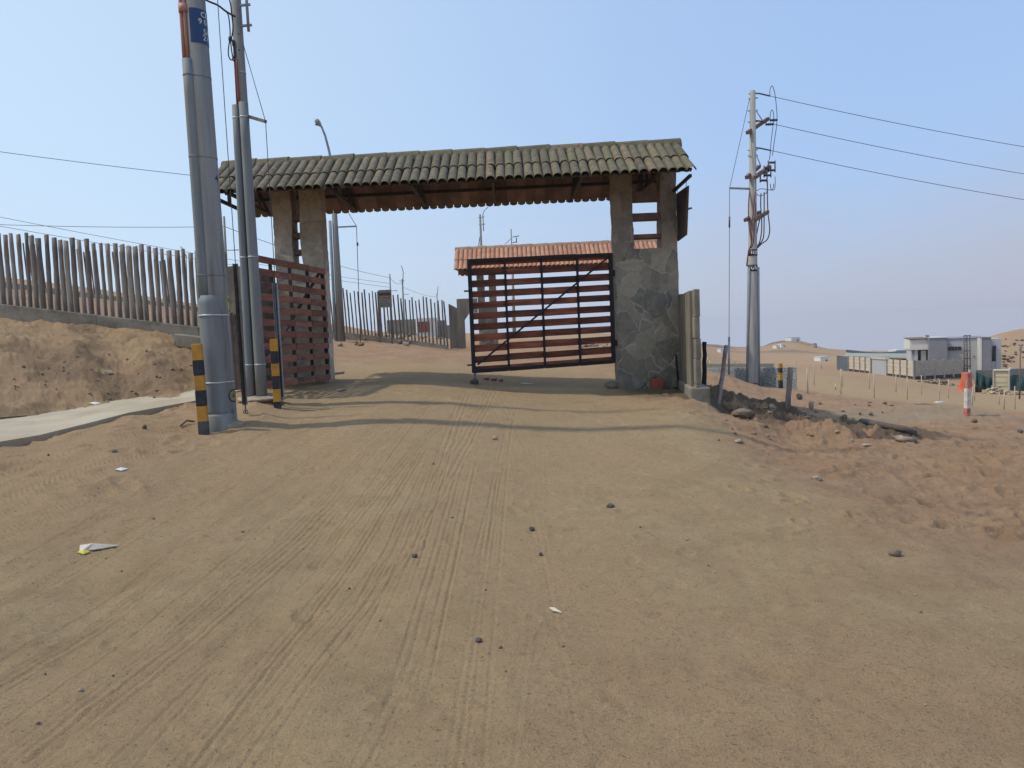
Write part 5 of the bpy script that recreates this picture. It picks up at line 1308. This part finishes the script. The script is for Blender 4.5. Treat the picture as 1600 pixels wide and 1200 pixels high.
def house():
    root = thing('house', 'modern flat-roofed grey house behind the panel walls at right', 'house', P(1490, 592, 99))
    YAW = R(23); XD = Vector((math.cos(YAW), -math.sin(YAW), 0)); YD = Vector((math.sin(YAW), math.cos(YAW), 0)); O = P(1450, 592, 97)
    def onp(px, py, yo):   # point seen at (px,py) on the plane lying yo metres behind the facade
        d = ray(px, py); e = Vector((0, 0, EYE)); t = (O + YD * yo - e).dot(YD) / d.dot(YD); return e + d * t
    def blk(nm, mt, x0, x1, yt, yb, D, dep, par=root):
        yo = D - 97; a, b = onp(x0, yt, yo), onp(x1, yt, yo); zt = onp((x0 + x1) / 2, yt, yo).z; zb = onp((x0 + x1) / 2, yb, yo).z
        m = MB(); m.prism([Vector((a.x, a.y, zb)), Vector((b.x, b.y, zb)), Vector((b.x, b.y, zt)), Vector((a.x, a.y, zt))], YD, dep); return m.build(nm, mt, par)
    w = blk('left_wing', 'house_light', 1421.5, 1451, 530, 546.5, 98, 9); w['label'] = 'cream left wing'
    blk('cornice', 'arm', 1421, 1451.3, 529.2, 530.2, 97.8, 9.4, w)
    blk('column', 'house_light', 1422, 1424.3, 546.6, 596, 98.2, .4, w); blk('back_wall', 'house_grey', 1422.5, 1451, 546.7, 598, 99.0, 6, w)
    blk('pier', 'house_grey', 1429, 1434, 546.7, 598, 98.2, .8, w); blk('pier', 'house_dark', 1450, 1451, 546.7, 598, 98.1, .9, w)
    blk('door', 'glass', 1434.2, 1450, 547, 570, 98.85, .1, w); blk('curtain', 'white', 1439, 1447, 547.5, 566, 98.7, .08, w)
    blk('chimney', 'house_dark', 1447, 1452, 523.5, 529.5, 99, 1)
    d = blk('front_block', 'house_dark', 1451.5, 1480.5, 528, 600, 97, 9); blk('parapet', 'house_grey', 1451.2, 1480.8, 527.4, 528.2, 96.9, 9.2, d)
    g = blk('middle_block', 'house_grey', 1481, 1533, 529, 600, 98.5, 8); blk('parapet', 'house_dark', 1480.8, 1533, 528, 529.2, 98.4, 8.2, g)
    wn = blk('window', 'glass', 1481.2, 1502, 542, 547.3, 98.42, .05, g); blk('frame', 'house_dark', 1481, 1502.2, 541.4, 542, 98.36, .1, wn); blk('frame', 'house_dark', 1481, 1502.2, 547.3, 547.9, 98.36, .1, wn)
    for x in (1486, 1491, 1496): blk('mullion', 'house_dark', x, x + .5, 542, 547.3, 98.36, .06, wn)
    blk('vent', 'glass', 1521, 1523, 556, 558, 98.42, .05, g)
    e = blk('right_block', 'house_dark', 1534, 1548.5, 527.3, 600, 96.5, 8); 
    blk('edge_wall', 'house_light', 1531.3, 1534.1, 527.8, 600, 96.45, 7.5, e)
    blk('parapet', 'house_dark', 1531, 1548.8, 526.9, 527.6, 96.4, 8.2, e)
    r = blk('stair_wall', 'house_grey', 1556.5, 1564.5, 529, 600, 97.5, 6); blk('top_beam', 'house_grey', 1548.8, 1556.4, 529, 540.5, 97.6, 1, r); blk('side_wall', 'house_grey', 1548.8, 1550, 540.6, 600, 97.6, 5, r); blk('low_wall', 'house_grey', 1550, 1556.4, 565, 600, 97.6, 1, r)
    blk('stored_goods', 'redgate', 1550.2, 1556.3, 556, 565, 100, 1, r)
    for x in (1528, 1560): blk('parapet_stub', 'house_grey', x, x + 2, 526.5, 529, 99.5, .6)
    # rooftop ladder frame in front
    lr = thing('ladder_frame', 'steel cage ladder standing against the grey house', 'ladder', P(1511, 585, 95.5))
    m = MB(); s = .055; DL = 95.8
    for x in (1506.5, 1511.5, 1516): m.tube([P(x, 585, DL), P(x - .5, 524, DL)], .07, 6)
    m.build('rail', 'rust_steel', lr); m = MB()
    for y in np.arange(525, 583, 3.4): m.tube([P(1506.2, y, DL), P(1511.3, y, DL)], .045, 5)
    for y in (524.3, 548, 560, 572): m.tube([P(1506, y, DL), P(1517, y, DL)], .06, 5)
    m.build('rung', 'rust_steel', lr)
house()

def sheds():
    root = thing('shed', 'long low shed with an olive sheet roof behind the cream wall', 'shed', P(1370, 566, 125))
    m = MB(); a, b, c, d = P(1318, 557.5, 118), P(1422, 560, 112), P(1422, 553.5, 135), P(1322, 552.5, 140); m.prism([a, b, c, d], (0, 0, 1), .12); m.build('roof', 'shed', root)
    m = MB(); a, b = P(1319, 558, 119), P(1421, 560.5, 113); m.prism([a - Vector((0, 0, 2.5)), b - Vector((0, 0, 2.5)), b, a], (0, 1, 0), .2); m.build('wall', 'plinth', root)
    m = MB(); m.bx(P(1362, 556, 117).x, P(1389, 556, 117).x, 116.5, 117, P(1375, 559.5, 117).z, P(1375, 556.5, 117).z); m.build('fascia', 'cream', root)
    r2 = thing('shade_canopy', 'dark sagging shade net canopy on poles behind the olive shed', 'canopy', P(1370, 552, 145))
    m = MB(); D = 146; xs = np.linspace(1322, 1424, 18); vs = []
    top = lambda x: 546.3 + 4.3 * math.sin(max(0, min(1, (x - 1322) / 55)) * math.pi / 2) - 4.6 * max(0, (x - 1378) / 46) ** 1.3
    for x in xs:
        for q_, dd in ((P(x, top(x), D), 0), (P(x, top(x) + 3.6 + 1.8 * abs(math.sin((x - 1322) * .06)), D - 1), 0), (P(x, top(x) - .1, D + 9), 0)): vs.append(q_)
    m.add(vs, [(3 * i + 1, 3 * i + 4, 3 * i + 3, 3 * i) for i in range(17)] + [(3 * i, 3 * i + 3, 3 * i + 5, 3 * i + 2) for i in range(17)]); m.build('net', 'net', r2)
    for x in (1325, 1345, 1364, 1395, 1420):
        m = MB(); m.tube([P(x, top(x) - (3.5 if x == 1364 else 0), D), P(x, 566, D)], .09, 6); m.build('post', 'steel', r2)
    m = MB(); m.bx(P(1400, 547, 150).x, P(1411, 547, 150).x, 150, 153, P(1405, 560, 150).z, P(1405, 546.5, 150).z)
    r3 = thing('hut', 'white hut roof peeping over the shade canopy', 'hut', P(1405, 560, 151)); m.build('wall', 'white', r3)
sheds()

def huts():
    def hut(label, x0, x1, yt, yb, D, wm='white', dark=None, dep=4, name='hut'):
        q_ = hit((x0 + x1) / 2, yb)
        if q_ is None: q_ = P((x0 + x1) / 2, yb, D)
        D = q_.y; root = thing(name, label, 'hut', q_)
        m = MB(); a, b = P(x0, yt, D), P(x1, yt, D); m.bx(a.x, b.x, D, D + dep, q_.z - 1.5, (a.z + b.z) / 2); m.build('wall', wm, root)
        m = MB(); z = (a.z + b.z) / 2; m.bx(a.x - .06, b.x + .06, D - .06, D + dep + .06, z, z + .12); m.build('roof', 'house_grey', root)
        m = MB(); w_ = (b.x - a.x); 
        m.bx(a.x + w_ * .62, a.x + w_ * .8, D - .05, D + .02, q_.z - .5, z - .6); m.build('door', 'plinth' if dark else 'house_dark', root)
    hut('white hut on the slope left of the tall power pole', 1126, 1131.5, 545.5, 551.5, 330)
    hut('white hut below the hilltop house, the left of two', 1213, 1218.5, 540, 545, 335)
    hut('white hut below the hilltop house, the right of two', 1221, 1227, 537.5, 542.5, 336, dark=1)
    hut('long white house on top of the far hill', 1236.5, 1250.5, 527.5, 533.5, 345, dep=7, name='house')
    hut('white and grey hut on the plain left of the cream wall', 1282, 1295, 558, 564.5, 205, dark=1)
    q_ = hit(1273, 543.5) or P(1273, 544, 340); root = thing('water_tank', 'dark cylindrical tank on the right shoulder of the far hill', 'tank', q_)
    m = MB(); m.tube([q_ - Vector((0, 0, 2)), P(1273, 537.5, q_.y)], 3.3 * q_.y / 1200, 16); m.build('body', 'block', root); m = MB(); t_ = P(1273, 537.5, q_.y); m.tube([t_, t_ + Vector((0, 0, .25))], [3.5 * q_.y / 1200, .5], 16); m.build('lid', 'plinth', root)
huts()

def right_edge():
    # orange wrapped barrier
    q = P(1509, 612, 70); root = thing('barrier', 'orange plastic mesh wrapped barrier beside the grey panel wall', 'barrier', q); s = 70 / 1200
    m = MB(); vs = []; n = 12
    prof = [(-2.5, 12.5, 0), (0, 11, 4), (0, 8.5, 12), (1.0, 7.5, 22), (1.0, 6.8, 29), (1, 4.5, 30.5)]
    rg = random.Random(3)
    for cx, hw, z in prof:
        for k in range(n):
            a = 2 * math.pi * k / n; w = rg.uniform(.88, 1.1); vs.append(q + Vector((cx * s + hw * s * w * math.cos(a), hw * s * .8 * w * math.sin(a), z * s)))
    m.add(vs, [(i * n + k, i * n + (k + 1) % n, (i + 1) * n + (k + 1) % n, (i + 1) * n + k) for i in range(5) for k in range(n)] + [tuple(range(60, 72))]); m.build('wrap', 'orange', root)
    p_ = MB(); p_.tube([q + Vector((9.5 * s, .3, -.2)), q + Vector((9 * s, .3, 34 * s))], .09, 7); p_.build('post', 'stake', root)
    # teal net walls
    for x0, x1, lab, D in ((1524.5, 1552, 'teal netting screen left of the pale block, sagging at its top', 76), (1577, 1640, 'teal netting screen right of the pale block by the thin lamp post', 76)):
        c = P((x0 + x1) / 2, 612, D); c.z = G(c.x, D); r2 = thing('net_screen', lab, 'netting', c); m = MB(); n = 10; vs = []
        for i in range(n + 1):
            x = x0 + (x1 - x0) * i / n; yt = (581 + 9 * min(1, i / 7)) if x0 < 1550 else 588 - 3 * math.sin(i)
            vs += [P(x, 616, D + .2 * math.sin(i * 2)), P(x, 600, D + .3 * math.sin(i * 1.7)), P(x, yt, D)]
        m.add(vs, [(3 * i + k, 3 * i + 3 + k, 3 * i + 4 + k, 3 * i + 1 + k) for i in range(n) for k in (0, 1)]); m.build('net', 'teal', r2)
        for x in (x0, x1):
            m = MB(); m.tube([P(x, 616, D + .1), P(x, 579 if x0 < 1550 else 584, D + .1)], .06, 6); m.build('post', 'block', r2)
    c = P(1565, 590, 82); r3 = thing('block_wall', 'grey block wall behind the teal netting at the right edge', 'wall', c); m = MB()
    a, b = P(1524, 578.5, 82), P(1660, 573.5, 84); m.prism([a - Vector((0, 0, 3.0)), b - Vector((0, 0, 3.4)), b, a], (0, 1, 0), .2); m.build('wall_body', 'block', r3)
    m = MB(); m.box(P(1579.5, 575.5, 81.7), (.32, .2, .2)); tag(m.build('bag', 'white', origin=P(1579.5, 577, 81.7)), 'white bag lying on top of the grey block wall', 'bag')
    # pale panelled block
    D = 69; c = P(1564, 615, D); c.z = G(c.x, D); r4 = thing('panel_stack', 'pale yellow panelled block standing among rubble', 'panel block', c); s = D / 1200
    yaw_ = R(40); before = set(bpy.data.objects)
    m = MB(); m.bx(c.x - 9.5 * s, c.x + 9.5 * s, D + .12, D + 1.0, c.z - .2, c.z + 34 * s); m.build('body', 'paleblock', r4)
    m = MB()
    m.bx(c.x - 11 * s, c.x - 9.5 * s, D, D + 1.1, c.z - .2, c.z + 35 * s); m.bx(c.x + 9.5 * s, c.x + 11 * s, D, D + 1.1, c.z - .2, c.z + 35 * s); m.bx(c.x - 11 * s, c.x + 11 * s, D, D + 1.1, c.z + 35.02 * s, c.z + 37 * s); m.build('frame', 'cream', r4)
    m = MB()
    for f in (11, 17, 26): m.bx(c.x - 9.4 * s, c.x + 9.4 * s, D + .09, D + .12, c.z + f * s, c.z + (f + .7) * s)
    m.build('joint', 'grey_wall', r4)
    r4.rotation_euler = (0, 0, -R(36))
    # rubble heaps
    def heap(x0, x1, yb, hpx, n, mt, label, seed):
        rg = random.Random(seed); c = hit((x0 + x1) / 2, yb); m = MB(); s = c.y / 1200
        for k in range(n):
            u = rg.gauss(.5, .22); x = c.x + (u - .5) * (x1 - x0) * s; hh = hpx * s * max(.15, math.exp(-((u - .5) / .3) ** 2)) * rg.random(); y = c.y + rg.uniform(-.8, .8)
            w = rg.uniform(1.4, 3.8) * s; m.blob((x, y, G(x, y) + hh), (w, w * .7, w * rg.uniform(.3, .7)), k, 1, .4, rg.randrange(len(mt)), rg.uniform(0, 3))
        tag(m.build('rubble_pile', mt, origin=c), label, 'rubble', kind='stuff')
    heap(1540, 1572, 615.5, 13, 70, ['rock_pale', 'paleblock', 'rock_pale'], 'pale rubble heap in front of the panelled block', 2)
    heap(1580, 1620, 617, 5, 40, ['rock_pale', 'rock', 'stake'], 'low spread of boards and rubble at the right edge', 3)
    heap(1440, 1490, 600, 8, 70, ['rock', 'rock_pale', 'rock'], 'brown rubble heap in front of the grey panel wall', 4)
    q = hit(1529, 613); s = q.y / 1200; m = MB(); m.tube([q, q + Vector((0, 0, 9 * s)), q + Vector((0, 0, 10 * s))], [4.6 * s, 4.8 * s, 4 * s], 16); tag(m.build('barrel', 'board_dark', origin=q), 'brown barrel standing right of the orange barrier', 'barrel')
    # thin lamp post
    b = P(1593, 614, 60); b.z = G(b.x, 60); r5 = thing('street_lamp', 'thin lamp post at the right edge before the teal netting', 'street lamp', b)
    m = MB(); m.tube([b, P(1594.5, 543, 60)], [.06, .045], 8); m.build('shaft', 'rust_steel', r5); m = MB(); t_ = P(1595, 539.5, 60); m.box(t_, (.28, .2, .12)); m.box(t_ + Vector((0, 0, -.18)), (.14, .16, .12)); m.build('lamp_head', 'steel', r5)
    # wall on the brow of the right hill
    r6 = thing('hill_wall', 'grey wall along the brow of the hill behind the house', 'wall', P(1590, 525, 146)); m = MB(); a, m_, b = P(1564, 524, 143), P(1580, 521.5, 147), P(1660, 518, 150)
    m.prism([a - Vector((0, 0, 3)), m_ - Vector((0, 0, 3)), m_, a], (0, 1, 0), .3); m.prism([m_ - Vector((0, 0, 3)), b - Vector((0, 0, 3)), b, m_], (0, 1, 0), .3); m.build('wall_body', 'grey_wall', r6)
    rg = random.Random(12)
    for i in range(34):
        q_ = hit(rg.uniform(1567, 1600), rg.uniform(530, 574))
        if q_ is None or q_.y < 100: continue
        m = MB(); r_ = rg.uniform(.12, .38); m.blob((0, 0, r_ * .4), (r_, r_, r_ * .6), i, 1, .4); o = m.build('shrub', 'log'); o.location = q_; tag(o, 'small dark dry shrub dotted on the hillside behind the house', 'shrub', 'shrubs on the right hillside')
right_edge()

def yard_far():
    # block houses beyond the far palisade
    def wall(x0, x1, yt, yb, D, mt, label, name='block_wall', dep=.3, extra=None):
        a, b = P(x0, yt, D), P(x1, yt, D); zb = P((x0 + x1) / 2, yb, D).z - .5; root = thing(name, label, 'wall', P((x0 + x1) / 2, yb, D)); m = MB(); m.bx(a.x, b.x, D, D + dep, zb, (a.z + b.z) / 2); m.build('wall_body', mt, root); return root
    wall(604, 649, 499.5, 516, 70, 'block', 'low grey block wall left of the rusty red door beyond the far palisade')
    r = thing('hut', 'pale block hut with a rusty red door beyond the far palisade', 'hut', P(666, 520, 69)); D = 69
    m = MB(); a, b = P(650.5, 497, D), P(680, 497, D); m.bx(a.x, b.x, D, D + 5, P(665, 526, D).z, P(665, 497, D).z); m.build('wall', 'house_light', r)
    m = MB(); a, b = P(653, 502, D), P(671, 502, D); m.bx(a.x, b.x, D - .08, D - .01, P(662, 519, D).z, P(662, 502.5, D).z); m.build('door', 'redgate', r)
    wall(680.5, 697, 500.5, 520, 71, 'block', 'grey block wall right of the rusty red door beyond the far palisade')
    wall(697, 706, 508, 530, 66, 'block', 'darker short block wall behind the chamfered doorway')
    # ground clutter seen under the gate leaf
    rg = random.Random(31)
    for i in range(30):
        rock(rg.uniform(905, 962), rg.uniform(539, 546), rg.uniform(4, 9), rg.uniform(3, 6), 'pale rubble stone in the row beyond the right gate leaf', rg.choice(['rock_pale', 'rock_pale', 'rock']), i, 'rubble row beyond the gate leaf')
    for i in range(14):
        rock(rg.uniform(600, 700), rg.uniform(522, 530), rg.uniform(5, 10), rg.uniform(3, 5), 'pale block lying beyond the far palisade', 'rock_pale', i, 'blocks beyond the far palisade')
yard_far()
SKYC = dict(haze_l=(6.4,7.5,8.9), haze_r=(4.9,4.95,5.8), veil_l=(7.9,10.2,12.8), veil_r=(5.2,7.6,11.95), str=.10, sun=2.4, exp=0.0)
# ------------------------------------------------------------------ sky, sun, exposure
SUN_EL, SUN_AZ = R(55), R(-92)        # azimuth measured from +y (view direction) towards +x: the sun stands to the left
w = bpy.data.worlds.new('World'); SC.world = w; w.use_nodes = True; nt = w.node_tree
bg = nt.nodes['Background']
tc = N(nt, 'ShaderNodeTexCoord'); sep = N(nt, 'ShaderNodeSeparateXYZ'); L(nt, tc.outputs['Generated'], sep.inputs[0])
zc = math_(nt, 'MAXIMUM', sep.outputs[2], .012)
cmb = N(nt, 'ShaderNodeCombineXYZ'); L(nt, sep.outputs[0], cmb.inputs[0]); L(nt, sep.outputs[1], cmb.inputs[1]); L(nt, zc, cmb.inputs[2])
sky = N(nt, 'ShaderNodeTexSky'); sky.sky_type = 'NISHITA'; sky.sun_disc = False; sky.sun_elevation = SUN_EL; sky.sun_rotation = SUN_AZ
sky.altitude = 100; sky.air_density = 1.0; sky.dust_density = 2.2; sky.ozone_density = 1.6
L(nt, cmb.outputs[0], sky.inputs[0])
# low bank of coastal haze, thicker towards the right
azr = ramp(nt, sep.outputs[0], -.5, .6)
hn = noise(nt, tc.outputs['Generated'], 3.0, 4, .5)
hz_ = math_(nt, 'SUBTRACT', 1.0, ramp(nt, math_(nt, 'MULTIPLY_ADD', hn, .22, math_(nt, 'SUBTRACT', sep.outputs[2], .11)), 0.0, .24))
hf_ = math_(nt, 'MULTIPLY', hz_, math_(nt, 'MULTIPLY_ADD', azr, .45, .42))
c = mixc(nt, .6, sky.outputs[0], mixc(nt, ramp(nt, sep.outputs[0], -.55, .45), SKYC['veil_l'], SKYC['veil_r']))
c = mixc(nt, hf_, c, mixc(nt, azr, SKYC['haze_l'], SKYC['haze_r']))
L(nt, c, bg.inputs['Color']); bg.inputs['Strength'].default_value = SKYC['str']
sl = bpy.data.lights.new('sun', 'SUN'); sl.energy = SKYC['sun']; sl.angle = R(1.8); sl.color = (1, .93, .82)
so = bpy.data.objects.new('sun', sl); COL.objects.link(so)
d = Vector((math.cos(SUN_EL) * math.sin(SUN_AZ), math.cos(SUN_EL) * math.cos(SUN_AZ), math.sin(SUN_EL)))
so.rotation_euler = d.to_track_quat('Z', 'Y').to_euler(); so.location = d * 60
vs_ = SC.view_settings; vs_.view_transform = 'Standard'; vs_.look = 'None'; vs_.gamma = 1; vs_.use_curve_mapping = False; vs_.exposure = SKYC['exp']
SC.cycles.max_bounces = 6; SC.cycles.diffuse_bounces = 3; SC.cycles.use_denoising = True
SC.cycles.denoiser = 'OPENIMAGEDENOISE'
SC.cycles.denoising_input_passes = 'RGB_ALBEDO_NORMAL'
SC.cycles.denoising_prefilter = 'ACCURATE'
SC.cycles.sample_clamp_indirect = 4
SC.cycles.volume_bounces = 0

# ------------------------------------------------------------------ coastal haze over the whole place
def haze_box():
    m = bpy.data.materials.new('coastal haze'); m.use_nodes = True; nt = m.node_tree; nt.nodes.remove(nt.nodes['Principled BSDF'])
    v = N(nt, 'ShaderNodeVolumePrincipled'); v.inputs['Color'].default_value = (.84, .84, .90, 1); v.inputs['Density'].default_value = .00025; v.inputs['Anisotropy'].default_value = .1
    L(nt, v.outputs[0], nt.nodes['Material Output'].inputs['Volume'])
    b = MB(); b.bx(-1850, 1850, -1850, 1850, -96, 16.5); MT['haze'] = m; o = b.build('haze', 'haze'); tag(o, kind='stuff')
haze_box()
